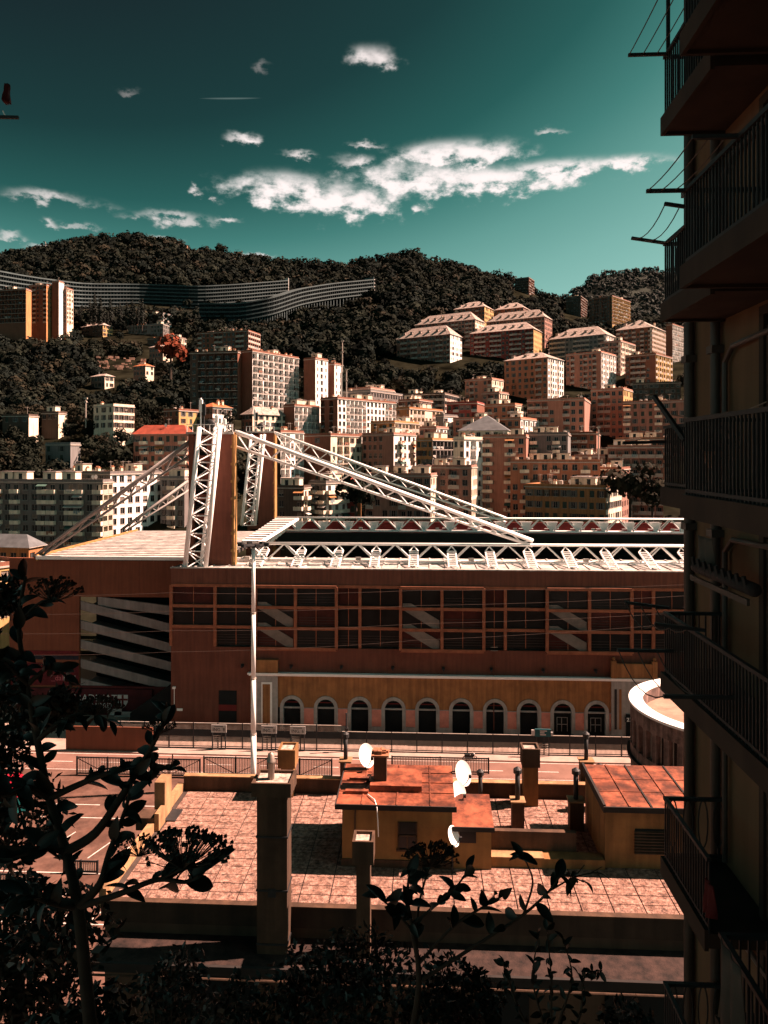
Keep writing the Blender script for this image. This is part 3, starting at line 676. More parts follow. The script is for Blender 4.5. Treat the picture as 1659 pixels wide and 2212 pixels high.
serpentine('long teal grey serpentine housing block behind the cypresses', [(-160, 552, 430), (-40, 577, 480), (60, 596, 545), (175, 612, 610), (300, 613, 640), (430, 618, 640), (520, 613, 660), (622, 605, 700)], 9, False, True)
serpentine('curving stilted serpentine block snaking right of the long one', [(430, 655, 560), (520, 655, 555), (590, 642, 560), (650, 622, 585), (720, 611, 620), (806, 603, 660)], 4, True, False)
EXCL += [(-40, 60, 585, 634, 530), (60, 175, 600, 640, 600), (175, 430, 611, 656, 636), (430, 640, 608, 644, 680), (440, 650, 646, 684, 556), (640, 820, 606, 652, 625)]
# ruined fort on the hill top
fo = at(398, 540, 850)
m_fort = M('old_stone', (.45, .25, .16), var=.3, scale=.15)
ft = thing('ruined_fort', 'old stone fort ruin catching the sun on the hilltop', 'ruin', (fo.x, fo.y, fo.z - 5))
MB().box(-9, 4, -4, 6, -4, 9).build('tower', m_fort, ft); MB().box(-60, -9.1, 0, 5, -4, 8).box(-50, -46, .5, 4, 8, 10).build('rampart', m_fort, ft)
for (px, py, h, lb) in ((308, 525, 9, 'thin mast on the hilltop left of the fort'), (98, 545, 12, 'lone thin mast on the far left skyline')):
    q = at(px, py, 850); tag(MB().tube([(0, 0, -3), (0, 0, h)], .35, 5).tube([(-1.2, 0, h * .8), (1.2, 0, h * .8)], .25, 4).build('radio_mast', m_slab, None, q), lb, 'mast')
for (px, py0, py1, d, lb) in ((739, 860, 738, 330, 'tall thin white and red lattice mast before the forest'), (1292, 990, 925, 240, 'thin grey light pole among the right slope blocks'), (748, 920, 800, 330, 'slender lamp post at the foot of the forest'), (185, 900, 862, 262, 'slim white pole above the cube villa')):
    q = at(px, py0, d); h = (py0 - py1) / FPX * d
    tag(MB().tube([(0, 0, -4), (0, 0, h)], .22, 6).box(-.6, .6, -.3, .3, h, h + .5).box(-.4, .4, -.4, .4, h * .8, h * .8 + .5).build('light_mast', m_slab, None, q), lb, 'mast')

# ------------------------------------------------------------------ trees on the hills
def leaf_cloud(rng, centres, radii, n, size, squash=.85):
    """quads on lumpy shells around many crown centres (numpy)"""
    C = np.repeat(centres, n, axis=0); Rr = np.repeat(radii, n)
    k = len(C)
    th = rng.uniform(0, 2 * np.pi, k); cz = rng.uniform(-.75, 1, k); sz = np.sqrt(1 - cz ** 2)
    dirs = np.stack([sz * np.cos(th), sz * np.sin(th), cz], 1)
    ph = np.repeat(rng.uniform(0, 6.28, (len(centres), 3)), n, axis=0)
    lump = 1 + .16 * np.sin(3 * th + ph[:, 0]) * sz + .14 * np.sin(5 * cz + ph[:, 1]) + .12 * np.sin(4 * th + 4 * cz + ph[:, 2])
    rad = Rr * lump * rng.uniform(.72, 1.04, k)
    pos = C + dirs * rad[:, None] * np.array([1, 1, squash])
    nrm = dirs + rng.normal(0, .27, (k, 3)); nrm /= np.linalg.norm(nrm, axis=1)[:, None]
    a = np.cross(nrm, rng.normal(0, 1, (k, 3))); a /= np.linalg.norm(a, axis=1)[:, None] + 1e-9
    b = np.cross(nrm, a)
    s = (Rr * size * rng.uniform(.6, 1.3, k))[:, None]
    V = np.stack([pos - a * s - b * s * .6, pos + a * s * .9 - b * s * .7, pos + a * s * .5 + b * s, pos - a * s * .7 + b * s * .8], 1).reshape(-1, 3)
    return V
def cloud_mesh(name, V, mat):
    me = bpy.data.meshes.new(name); nv = len(V); nf = nv // 4
    me.vertices.add(nv); me.vertices.foreach_set('co', V.astype(np.float32).ravel())
    me.loops.add(nv); me.loops.foreach_set('vertex_index', np.arange(nv, dtype=np.int32))
    me.polygons.add(nf); me.polygons.foreach_set('loop_start', np.arange(0, nv, 4, dtype=np.int32)); me.polygons.foreach_set('loop_total', np.full(nf, 4, dtype=np.int32))
    me.materials.append(mat); me.update(calc_edges=True); me.validate()
    return me
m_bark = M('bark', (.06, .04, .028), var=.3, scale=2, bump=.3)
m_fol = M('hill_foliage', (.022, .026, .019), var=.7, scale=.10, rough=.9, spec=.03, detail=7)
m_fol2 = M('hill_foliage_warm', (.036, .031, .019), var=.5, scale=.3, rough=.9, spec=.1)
m_folred = M('red_foliage', (.20, .045, .02), var=.4, scale=.4, rough=.8, spec=.1)
rng = np.random.default_rng(5)
protos = []
for i in range(5):
    k = 7; cs = np.array([[rng.uniform(-2, 2), rng.uniform(-2, 2), rng.uniform(3.4, 6.6)] for _ in range(k)]); rs = rng.uniform(1.5, 2.5, k)
    V = leaf_cloud(rng, cs, rs, 90, .17)
    cr = cloud_mesh('crown', V, m_fol if i < 3 else m_fol2)
    t = MB(); t.tube([(0, 0, -2), (.1, 0, 2.0), (-.1, .1, 4.2)], .32, 6, r2=.16)
    for q in range(4):
        e = cs[q]; t.tube([(0, 0, 2 + q * .4), tuple(Vector(e) * .8)], .12, 5, r2=.05)
    protos.append((cr, t.mesh('trunk', m_bark, fix=False)))
def inst_tree(i, loc, s, label, group, crown=None):
    o = thing('hillside_tree', label, 'tree', loc, rnd.uniform(0, 6.28), group); o.scale = (s, s, s * rnd.uniform(.85, 1.15))
    obj('trunk', protos[i][1], o); c = obj('crown', crown or protos[i][0], o)
    return o
near = []; farl = []
trr = random.Random(3)
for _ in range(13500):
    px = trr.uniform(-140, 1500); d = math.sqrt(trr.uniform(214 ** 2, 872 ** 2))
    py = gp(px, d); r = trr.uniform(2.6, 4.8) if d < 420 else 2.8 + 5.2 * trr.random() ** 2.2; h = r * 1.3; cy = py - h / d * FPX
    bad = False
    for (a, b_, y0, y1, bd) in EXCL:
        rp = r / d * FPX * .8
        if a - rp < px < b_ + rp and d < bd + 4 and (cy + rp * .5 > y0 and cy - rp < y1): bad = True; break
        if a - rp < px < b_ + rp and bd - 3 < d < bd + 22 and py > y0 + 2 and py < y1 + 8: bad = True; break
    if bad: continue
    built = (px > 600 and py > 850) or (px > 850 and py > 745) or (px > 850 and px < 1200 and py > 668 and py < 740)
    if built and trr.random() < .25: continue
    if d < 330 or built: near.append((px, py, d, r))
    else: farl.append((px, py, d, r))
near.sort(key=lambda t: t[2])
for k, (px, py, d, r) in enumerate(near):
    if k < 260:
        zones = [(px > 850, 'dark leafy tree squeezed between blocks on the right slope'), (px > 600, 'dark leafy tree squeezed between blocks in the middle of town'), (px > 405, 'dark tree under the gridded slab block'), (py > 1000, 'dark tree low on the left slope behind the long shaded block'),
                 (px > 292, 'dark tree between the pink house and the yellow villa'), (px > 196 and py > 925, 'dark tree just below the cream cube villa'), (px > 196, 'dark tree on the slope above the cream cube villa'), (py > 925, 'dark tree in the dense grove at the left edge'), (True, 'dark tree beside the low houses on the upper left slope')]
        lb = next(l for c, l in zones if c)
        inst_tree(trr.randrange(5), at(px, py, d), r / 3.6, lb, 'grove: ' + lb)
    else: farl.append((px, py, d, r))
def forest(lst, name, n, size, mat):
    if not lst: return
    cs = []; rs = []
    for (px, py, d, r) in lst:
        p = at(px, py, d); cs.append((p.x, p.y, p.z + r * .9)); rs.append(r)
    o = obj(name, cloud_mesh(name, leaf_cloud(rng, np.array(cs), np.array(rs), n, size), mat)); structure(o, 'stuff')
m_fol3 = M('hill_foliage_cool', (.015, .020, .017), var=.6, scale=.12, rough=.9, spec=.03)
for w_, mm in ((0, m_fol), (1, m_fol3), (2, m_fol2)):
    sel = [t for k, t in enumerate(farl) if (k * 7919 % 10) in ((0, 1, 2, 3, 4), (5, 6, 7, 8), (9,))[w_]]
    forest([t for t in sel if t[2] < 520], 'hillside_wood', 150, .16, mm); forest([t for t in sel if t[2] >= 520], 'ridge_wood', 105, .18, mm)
fl = []
for _ in range(900):
    px = trr.uniform(1150, 1600); d = trr.uniform(1150, 1460)
    fl.append((px, far_py(px, d), d, trr.uniform(4, 7)))
forest(fl, 'far_hill_wood', 34, .28, M('far_foliage', (.04, .048, .042), var=.5, scale=.06, rough=1))
# cypresses before the serpentine block, the red tree and a few single trees
cyp_c = cloud_mesh('crown', leaf_cloud(rng, np.array([[0, 0, 1.5 + k * 1.15] for k in range(10)]), np.array([1.3 - abs(k - 3) * .12 for k in range(10)]), 42, .3), M('cypress_foliage', (.022, .028, .022), var=.4, scale=.6, rough=1))
cyp_t = MB().tube([(0, 0, -3), (0, 0, 3)], .25, 6).mesh('trunk', m_bark)
for k in range(22):
    px = 172 + k * 6.5 + trr.uniform(-3, 3); d = trr.uniform(500, 540); s = trr.uniform(.9, 1.7)
    o = thing('cypress_tree', 'dark slender cypress in the row before the serpentine block', 'tree', at(px, 712 - trr.uniform(0, 14), d), trr.uniform(0, 6), 'cypress row'); o.scale = (s, s, s)
    obj('trunk', cyp_t, o); obj('crown', cyp_c, o)
redc = protos[1][0].copy(); redc.materials.clear(); redc.materials.append(m_folred)
for (px, py, d, s, lb, cm) in ((368, 800, 330, 2.1, 'russet red leaved tree on the left slope', redc), (768, 1120, 196, 1.5, 'round dark tree between the white and pink blocks above the truss', None), (1360, 1110, 196, 1.7, 'sunlit olive tree beside the ochre cornice house', protos[3][0]),
                         (1408, 1120, 192, 1.2, 'smaller olive tree at the edge of the right building', protos[4][0]), (884, 570, 850, 1.9, 'tall round tree standing out on the skyline', None), (474, 552, 850, 1.7, 'round tree on the skyline right of the fort', None)):
    inst_tree(1, at(px, py, d), s, lb, None, cm)

# ------------------------------------------------------------------ stadium
m_brick = M('stadium_render', (.225, .074, .046), var=.14, scale=.3, rough=.85, streak=.2)
m_parap = M('stadium_parapet', (.25, .088, .055), var=.08, scale=.5, rough=.8, streak=.25)
m_redframe = M('stadium_frame', (.44, .15, .08), var=.2, scale=1)
m_ochre = M('stadium_ochre', (.52, .225, .085), var=.18, scale=.5, streak=.3)
m_pinkw = M('stadium_pink', (.66, .25, .19), var=.15, scale=.8, alb=.9)
m_stone = M('stadium_stone', (.56, .51, .48), var=.15, scale=.8, streak=.2)
m_whitest = M('white_steel', (.82, .80, .78), var=.05, scale=2, rough=.5, alb=1.)
m_sheet = M('white_roof_sheet', (.66, .62, .58), var=.35, scale=.6, rough=.6, streak=.2)
m_black = M('dark_interior', (.012, .014, .015), var=.3, scale=.5, rough=.95)
m_concg = M('ramp_concrete', (.34, .32, .31), var=.15, scale=.4, streak=.2)
m_redseat = M('red_stand_wall', (.20, .022, .02), var=.15, scale=.6)
m_yel = M('sunlit_edge_gutter_yellow', (.50, .26, .09), var=.15, scale=.6, streak=.2)  # sunlight on the tower's right side put into a yellow; gutter shares it
m_darkglass = M('stadium_glazing', (.018, .016, .016), var=.4, scale=.25, rough=.35, spec=.15)
YF = 106.0
def fx(px, Y=YF): return atY(px, 1200, Y).x
def fz(py, Y=YF, px=829): return atY(px, py, Y).z
X0, X1 = fx(369), 62.0
ZT = 23.65
st = thing('stadium', 'big russet stadium stand with glazed upper band and arched ground floor', 'stadium', (X0, YF, 0))
def S(mb, name, mats, parent=None, **k):
    # stadium parts are written in place coordinates, moved under the stand's origin
    mb.v = [(x - X0, y - YF, z) for (x, y, z) in mb.v]
    return mb.build(name, mats, parent or st, **k)
# body: roof slab, back, parapet, bands of wall between openings
zband = [fz(1268), fz(1313), fz(1358), fz(1402)]          # 21.1 18.2 15.2 12.3
b = MB(); b.box(X0, X1, YF, YF + .5, zband[0] + .003, ZT); S(b, 'parapet_wall', m_parap)
for i in range(19):       # panel joints of the parapet
    x = X0 + 3 + i * 5.1
    S(MB().box(x, x + .06, YF - .02, YF - .002, zband[0] + .2, ZT - .05), 'panel_joint', m_brick)
S(MB().box(X0 - .1, X1, YF - .12, YF + .62, ZT + .003, ZT + .16), 'coping', m_sheet)
b = MB(); b.box(X0, X1, YF, YF + .5, fz(1455), zband[3] - .003); S(b, 'middle_wall', m_brick)
b = MB(); b.box(X0, fx(541), YF, YF + .5, 0, fz(1455) - .003)
S(b, 'lower_wall', m_brick)
S(MB().box(X0, X0 + .5, YF + .503, YF + 13, 0, ZT), 'end_wall', m_brick)
S(MB().box(X0 + .6, X1, YF + 4.5, YF + 4.8, 0, ZT - .3), 'inner_wall', M('stadium_inner', (.10, .03, .022), var=.3, scale=.3))
S(MB().box(X0 + .6, X1, YF + .6, YF + 4.4, zband[3] - .4, zband[3] - .05), 'gallery_floor', m_concg)
for k in (1, 2): S(MB().box(X0 + .6, X1, YF + 1.2, YF + 4.4, zband[k] - .2, zband[k] + .05), 'gallery_floor', m_concg)
S(MB().box(X0, X1, YF + .6, YF + 12.2, ZT - .25, ZT - .003), 'roof', m_sheet)
for k in range(44):
    x = X0 + .8 + k * 2.3
    S(MB().box(x, x + .25, YF + .7, YF + 12, ZT + .001, ZT + .14), 'roof_rib', m_sheet)
# glazed band: bays as frames with panes
cols = [369, 464, 553, 639, 727, 777, 865, 954, 1044, 1091, 1180, 1271, 1362, 1411, 1493, 1582, 1671]
xs = [fx(c) for c in cols]
proud = {2: 1, 3: 1, 6: 1, 7: 1, 10: 1, 11: 1, 14: 1, 15: 1}
fw = .42
m_rail = M('gallery_rail', (.10, .07, .06), var=.2)
for i in range(len(xs) - 1):
    out = .55 if proud.get(i) else 0.
    y0 = YF - .02 - out
    rows = 2 if i == 0 else 3
    for r in range(rows):
        za, zb_ = zband[r + 1], zband[r]
        if not out and r == 2: za += .25
        x0, x1 = xs[i] + fw / 2, xs[i + 1] - fw / 2
        if i == 0 and r == 1: pass
        p = MB(); p.face([(x0, y0 + .35, za), (x1, y0 + .35, za), (x1, y0 + .35, zb_), (x0, y0 + .35, zb_)])
        S(p, 'pane', m_darkglass if (i * 7 + r * 3) % 4 else M('stadium_glazing_red', (.085, .018, .014), var=.4, scale=.3, rough=.35, spec=.15), fix=False)
        xm = (x0 + x1) / 2
        S(MB().box(xm - .05, xm + .05, y0 + .27, y0 + .34, za, zb_), 'mullion', m_redframe)
        if r == 2 or i in (3, 7, 11):
            for q in range(4): S(MB().box(x0, x1, y0 + .29, y0 + .33, za + .35 + q * .38, za + .40 + q * .38), 'louvre', m_rail)
    for r in range(rows + 1):
        if not out and r == 3: continue
        S(MB().box(xs[i], xs[i + 1], y0 - .08, y0 + .4, zband[r] - fw / 2, zband[r] + fw / 2), 'frame_beam', m_redframe)
    if i == 0:
        S(MB().box(xs[0], xs[1], YF, YF + .5, zband[3], zband[2] - .25), 'middle_wall', m_brick)
    if out and i % 4 == 2:
        for r in (0, 1):   # stair flights seen behind the glass of the boxes, as pale slanted beams just proud of it
            zt_, zb2 = zband[r + 1] + .75, zband[r + 2] + .35
            w = xs[i + 1] - xs[i]
            pol = [(xs[i] + .3, zt_), (xs[i] + 1.5, zt_), (xs[i] + w - .35, zb2 + 1.0), (xs[i] + w - .35, zb2 - .15), (xs[i] + w - 1.1, zb2 - .25), (xs[i] + .3, zt_ - .9)]
            S(MB().prism(pol, y0 + .18, y0 + .26), 'stair_flight', M('stair_concrete', (.27, .22, .19), var=.2, scale=.6))
for i, x in enumerate(xs):
    out = .55 if (proud.get(i) or proud.get(i - 1)) else 0.
    S(MB().box(x - fw / 2, x + fw / 2, YF - .12 - out, YF + .38 - out, (zband[3] if out else zband[3] + .1) - .02, zband[0] + .02), 'frame_post', m_redframe)
for i in range(2, len(xs) - 1):
    if proud.get(i): S(MB().box(xs[i] - .1, xs[i + 1] + .1, YF - .55, YF - .005, zband[3] - .3, zband[3] - .215), 'box_soffit', m_redframe)
# wall lamps
for px in (524, 629, 737, 848, 957, 1060, 1172, 1285):
    x = fx(px); z = fz(1441)
    S(MB().box(x - .2, x + .2, YF - .5, YF - .003, z - .15, z + .15).box(x - .1, x + .1, YF - .8, YF - .5, z - .25, z + .05), 'wall_lamp', m_iron)
# old arcade: cornice, ochre wall with arches, pink dado
xa0, xa1 = fx(541), X1
zc = fz(1455)
S(MB().box(xa0 - .3, xa1, YF - .75, YF - .003, zc - .22, zc).box(xa0 - .15, xa1, YF - .55, YF - .003, zc - .42, zc - .223), 'cornice', m_whitest)
arch_c = [fx(631 + 72.9 * k) for k in range(14)]
spring, ri, ro_, zbase = fz(1530), 1.25, 1.74, .55
NA = 10
def arch_wall():
    b = MB(); top = zc - .43; y = YF - .25
    edges = [xa0] + [(arch_c[k] + arch_c[k + 1]) / 2 for k in range(len(arch_c) - 1)] + [xa1]
    for k, c in enumerate(arch_c):
        e0, e1 = edges[k], edges[k + 1]
        b.face([(e0, y, spring), (c - ro_, y, spring), (c - ro_, y, top), (e0, y, top)]); b.face([(c + ro_, y, spring), (e1, y, spring), (e1, y, top), (c + ro_, y, top)])
        pts = [(c + ro_ * math.cos(math.pi - math.pi * q / NA), spring + ro_ * math.sin(math.pi * q / NA)) for q in range(NA + 1)]
        for q in range(NA):
            (xa, za), (xb, zb_) = pts[q], pts[q + 1]
            b.face([(xa, y, za), (xb, y, zb_), (xb, y, top), (xa, y, top)])
    return b
S(arch_wall(), 'arcade_wall', m_ochre)
for k, c in enumerate(arch_c):
    b = MB(); y0, y1 = YF - .38, YF + .45
    for q in range(NA):
        t0, t1 = math.pi - math.pi * q / NA, math.pi - math.pi * (q + 1) / NA
        a = [(c + r * math.cos(t), spring + r * math.sin(t)) for r, t in ((ri, t0), (ro_, t0), (ro_, t1), (ri, t1))]
        b.prism(a, y0, y1)
    b.box(c - ro_, c - ri, y0, y1, zbase, spring - .003).box(c + ri, c + ro_, y0, y1, zbase, spring - .003)
    ar = S(b, 'arch', m_stone)
    S(MB().box(c - ri, c + ri, YF - .1, YF + .1, spring - .18, spring + .05), 'transom', m_stone)
    b = MB(); b.face([(c - ri, YF + .35, 0), (c + ri, YF + .35, 0), (c + ri, YF + .35, spring), (c - ri, YF + .35, spring)])
    b.face([(c + ri * math.cos(math.pi * q / NA), YF + .35, spring + ri * math.sin(math.pi * q / NA)) for q in range(NA + 1)])
    S(b, 'doorway', m_black, fix=False)
    S(MB().box(c - ri + .15, c + ri - .15, YF + .2, YF + .28, spring + .55, spring + .68), 'transom_bar', m_redseat)
    if k in (8, 9):
        S(MB().box(c - .75, c - .68, YF + .2, YF + .28, .9, 2.9).box(c - .1, c - .03, YF + .2, YF + .28, .9, 2.9).box(c + .7, c + .77, YF + .2, YF + .28, .9, 2.9).box(c - .68, c + .7, YF + .2, YF + .28, 1.85, 1.93).box(c - .68, c + .7, YF + .2, YF + .28, 2.83, 2.9), 'window_frame', m_stone)
    if k + 1 < len(arch_c):
        n_ = arch_c[k + 1]
        S(MB().box(c + ro_ + .003, n_ - ro_ - .003, YF - .27, YF - .0, 1.25, spring - .09), 'dado', m_pinkw)
        S(MB().box(c + ro_ + .003, n_ - ro_ - .003, YF - .33, YF - .0, spring - .087, spring - .003), 'string_course', m_stone)
        S(MB().box(c + ro_ + .003, n_ - ro_ - .003, YF - .36, YF - .0, 0, 1.247), 'plinth', m_stone)
# left portal with ochre inset and box on top
pl, pr = fx(553), fx(601)
b = MB(); b.box(pl, pr, YF - .55, YF - .4, 0, zc - .43); S(b, 'portal', m_stone)
S(MB().box(fx(566), fx(589), YF - .62, YF - .552, 0, fz(1475)), 'portal_frame', m_whitest)
S(MB().box(fx(569), fx(585), YF - .68, YF - .622, 0, fz(1479)), 'portal_inset', m_ochre)
S(MB().box(pl, pr, YF - .6, YF - .003, zc + .003, fz(1427)), 'attic_block', m_ochre)
# right portal with football emblem, balustrade above
pl, pr = fx(1318), fx(1440)
S(MB().box(pl, pr, YF - .55, YF - .4, 0, zc - .43), 'portal', m_stone)
for px in (1327, 1337, 1408, 1420): S(MB().box(fx(px) - .16, fx(px) + .16, YF - .62, YF - .552, 1.6, fz(1478)), 'portal_groove', m_ochre if px in (1337, 1408) else m_iron)
bx, bz = fx(1366), fz(1488)
ball = MB(); ball.lathe([(0, -.42), (.2, -.37), (.36, -.2), (.42, 0), (.36, .2), (.2, .37), (0, .42)], n=14)
ball.v = [(bx + x, YF - .62 + z * .35 * 0 + y * .5, bz + z) for (x, y, z) in ball.v]
bo = S(ball, 'football_emblem', m_whitest, smooth=True)
for (dx, dz, r) in ((0, 0, .15), (-.27, .16, .09), (.27, .16, .09), (-.17, -.27, .09), (.17, -.27, .09), (0, .33, .08)):
    p = MB(); p.face([(bx + dx + r * math.sin(2 * math.pi * q / 5), YF - .86 + .28 * (dx * dx + dz * dz) * 4, bz + dz + r * math.cos(2 * math.pi * q / 5)) for q in range(5)]); S(p, 'football_patch', m_brick, fix=False)
S(MB().box(fx(1319), fx(1416), YF - .6, YF - .3, zc + .003, fz(1424)), 'balustrade', m_ochre)
for px in (1323, 1411):
    x = fx(px); S(MB().box(x - .35, x + .35, YF - .7, YF - .2, zc + .003, fz(1418)).lathe([(0, 0), (.15, .05), (.26, .25), (.15, .45), (0, .5)], (x, YF - .45, fz(1418)), 8), 'finial_post', m_ochre)
S(MB().box(fx(1349), fx(1376), YF - .75, YF - .56, 0, fz(1530)), 'dark_shutter', m_black)
sg = S(MB().box(fx(1346), fx(1370), YF - .85, YF - .755, fz(1546), fz(1535)), 'gate_sign', m_iron)
lettering('230', .75, m_whitest, st, (fx(1358) - X0, -.88, fz(1540.5)))
# lower left door with red band
x0, x1 = fx(472), fx(511)
S(MB().box(x0, x1, YF - .03, YF - .004, fz(1567), fz(1497)), 'dark_doorway', m_black)
S(MB().box(x0, x1, YF - .06, YF - .032, fz(1541), fz(1528)), 'door_band', m_redseat)
S(MB().box(fx(382), fx(394), YF - .1, YF - .004, fz(1543), fz(1538)), 'wall_plate', m_whitest)
S(MB().box(X0 + .3, X0 + .7, YF - .4, YF - .004, fz(1494), fz(1490)).tube([(X0 + .5, YF - .05, fz(1540)), (X0 + .5, YF - .05, fz(1494))], .05, 5), 'corner_floodlight', m_whitest)

# left corner block with ramps
YL = 112.0
XL0, XL1 = atY(-120, 1200, YL).x, X0 - .05
cb = thing('stadium_corner_block', 'shaded russet stadium corner with stacked pale ramps', 'stadium', (XL0, YL, 0))
def Cn(mb, name, mats, **k):
    mb.v = [(x - XL0, y - YL, z) for (x, y, z) in mb.v]; return mb.build(name, mats, cb, **k)
def lx(px): return atY(px, 1200, YL).x
def lz(py): return atY(300, py, YL).z
m_corner = M('corner_render', (.26, .085, .045), var=.1, scale=.3, streak=.15)
Cn(MB().box(lx(20), XL1, YL, YL + .5, lz(1290), lz(1207)), 'upper_wall', m_corner)
Cn(MB().box(lx(20), lx(171), YL, YL + .5, 0, lz(1290) - .003), 'side_wall', m_corner)
Cn(MB().box(lx(171) + .01, XL1, YL, YL + .5, 0, lz(1483)), 'base_wall', M('maroon_wall', (.13, .02, .02), var=.2, scale=.4))
Cn(MB().box(lx(171), XL1, YL + 6, YL + 6.3, 0, lz(1290)), 'inner_wall', m_black)
for px in (172, 217, 256, 300): Cn(MB().box(lx(px), lx(px) + .05, YL - .02, YL - .003, lz(1288), lz(1209)), 'panel_joint', m_brick)
for (ya, yb_) in ((1246, 1294), (1282, 1336), (1324, 1378), (1366, 1418), (1408, 1462), (1450, 1500)):
    xa, xb = lx(173), XL1 - .02
    za, zb_ = lz(ya + 18), lz(yb_ + 18)
    p = MB()
    if ya == 1246: xa = lx(210); za = lz(1290)
    p.prism([(xa, za), (xb, zb_), (xb, zb_ - 1.25), (xa, za - 1.25)], YL + .15, YL + .45)
    Cn(p, 'ramp_parapet', m_concg)
    Cn(MB().prism([(xa, za - 1.25), (xb, zb_ - 1.25), (xb, zb_ - 1.5), (xa, za - 1.5)], YL + .46, YL + 5.9), 'ramp', m_concg)
# painted bands and wall lettering of the corner
for (y0, y1, mm) in ((1408, 1418, M('maroon_band', (.17, .015, .02), var=.2)), (1418, 1427, M('navy_band', (.02, .024, .04), var=.2)), (1427, 1434, m_corner), (1434, 1483, M('maroon_band2', (.14, .012, .018), var=.2))):
    Cn(MB().box(lx(20), lx(170), YL - .05, YL - .003, lz(y1), lz(y0)), 'painted_band', mm)
m_let = M('lettering_white', (.75, .72, .7), var=.05); m_letp = M('lettering_pink', (.7, .18, .22), var=.05)
lettering('_dal', 1.15, m_letp, cb, (lx(124) - XL0, -.09, lz(1467.0)))
lettering('1911', 1.15, m_let, cb, (lx(150.5) - XL0, -.09, lz(1467.0)))
Cn(MB().box(lx(60), lx(330), YL - .35, YL - .06, 0, lz(1488)), 'mural_wall', M('mural_maroon', (.10, .014, .018), var=.25, scale=.5))
lettering('GRADINATA', 1.5, m_let, cb, (lx(210) - XL0, -.40, lz(1508)))
lettering('NORD', 1.1, m_let, cb, (lx(222) - XL0, -.40, lz(1524)))
lettering('ABELL', 1.0, m_let, cb, (lx(41) - XL0, -.10, lz(1524)))
sx, sz = lx(267), lz(1513)
shp = [(-.8, .95), (.8, .95), (.8, -.1), (.45, -.75), (0, -1.1), (-.45, -.75), (-.8, -.1)]
Cn(MB().prism([(sx + a, sz + c) for a, c in shp], YL - .42, YL - .36), 'shield_emblem', m_let)
Cn(MB().box(sx - .16, sx + .16, YL - .46, YL - .425, sz - 1.0, sz + .94).box(sx - .79, sx + .79, YL - .46, YL - .425, sz + .1, sz + .38), 'shield_cross', m_redseat)

# left stand roof with white ribs, edges
rf = thing('left_stand_roof', 'white ribbed roof over the left stand beside the pylon', 'roof', (0, 0, 0))
def Rf(mb, name, mats, **k): return mb.build(name, mats, rf, **k)
xl0, xl1 = at(70, 1205, 113).x, X0 + 6
zr0 = at(70, 1206, 113).z
Rf(MB().box(xl0, xl1, YL - .3, 152, zr0 - .5, zr0), 'roof_sheet', M('grey_roof_sheet', (.07, .055, .05), var=.2))
for k in range(19):
    y = YL + .3 + k * 2.1
    Rf(MB().box(xl0 + .2, xl1 - .2, y, y + 1.3, zr0 + .003, zr0 + .05), 'roof_rib', m_sheet)
Rf(MB().box(xl0 - .25, xl0 - .003, YL - .5, 152, zr0 - .6, zr0 + .35), 'gutter', m_yel)
Rf(MB().box(xl0 - .25, xl1, YL - .6, YL - .32, zr0 - .35, zr0 + .18), 'edge_beam', m_whitest)
# slatted canopy between the pylons
cv = thing('slatted_canopy', 'small white slatted canopy between the two pylons', 'canopy', (0, 0, 0))
cx0 = at(507, 1160, 118).x
for k in range(14):
    t = k / 13; y = 116 + t * 32; zz = 25.6 + t * 1.6
    MB().box(cx0, cx0 + 3.2 + 1.4 * t, y, y + 1.1, zz, zz + .18).build('slat', m_whitest, cv)
for t in range(9):
    y = 118 + t * 3.6; z_ = 25.6 + t * .2
    MB().bar((cx0 + 3.2 + .15 * t, y, z_), (cx0 + 2.0, y, z_ - 2.6), .25).build('strut', m_whitest, cv)
MB().bar((cx0 + 3.2, 116, 25.6), (cx0 + 4.8, 148, 27.3), .4).build('edge_beam', m_whitest, cv)

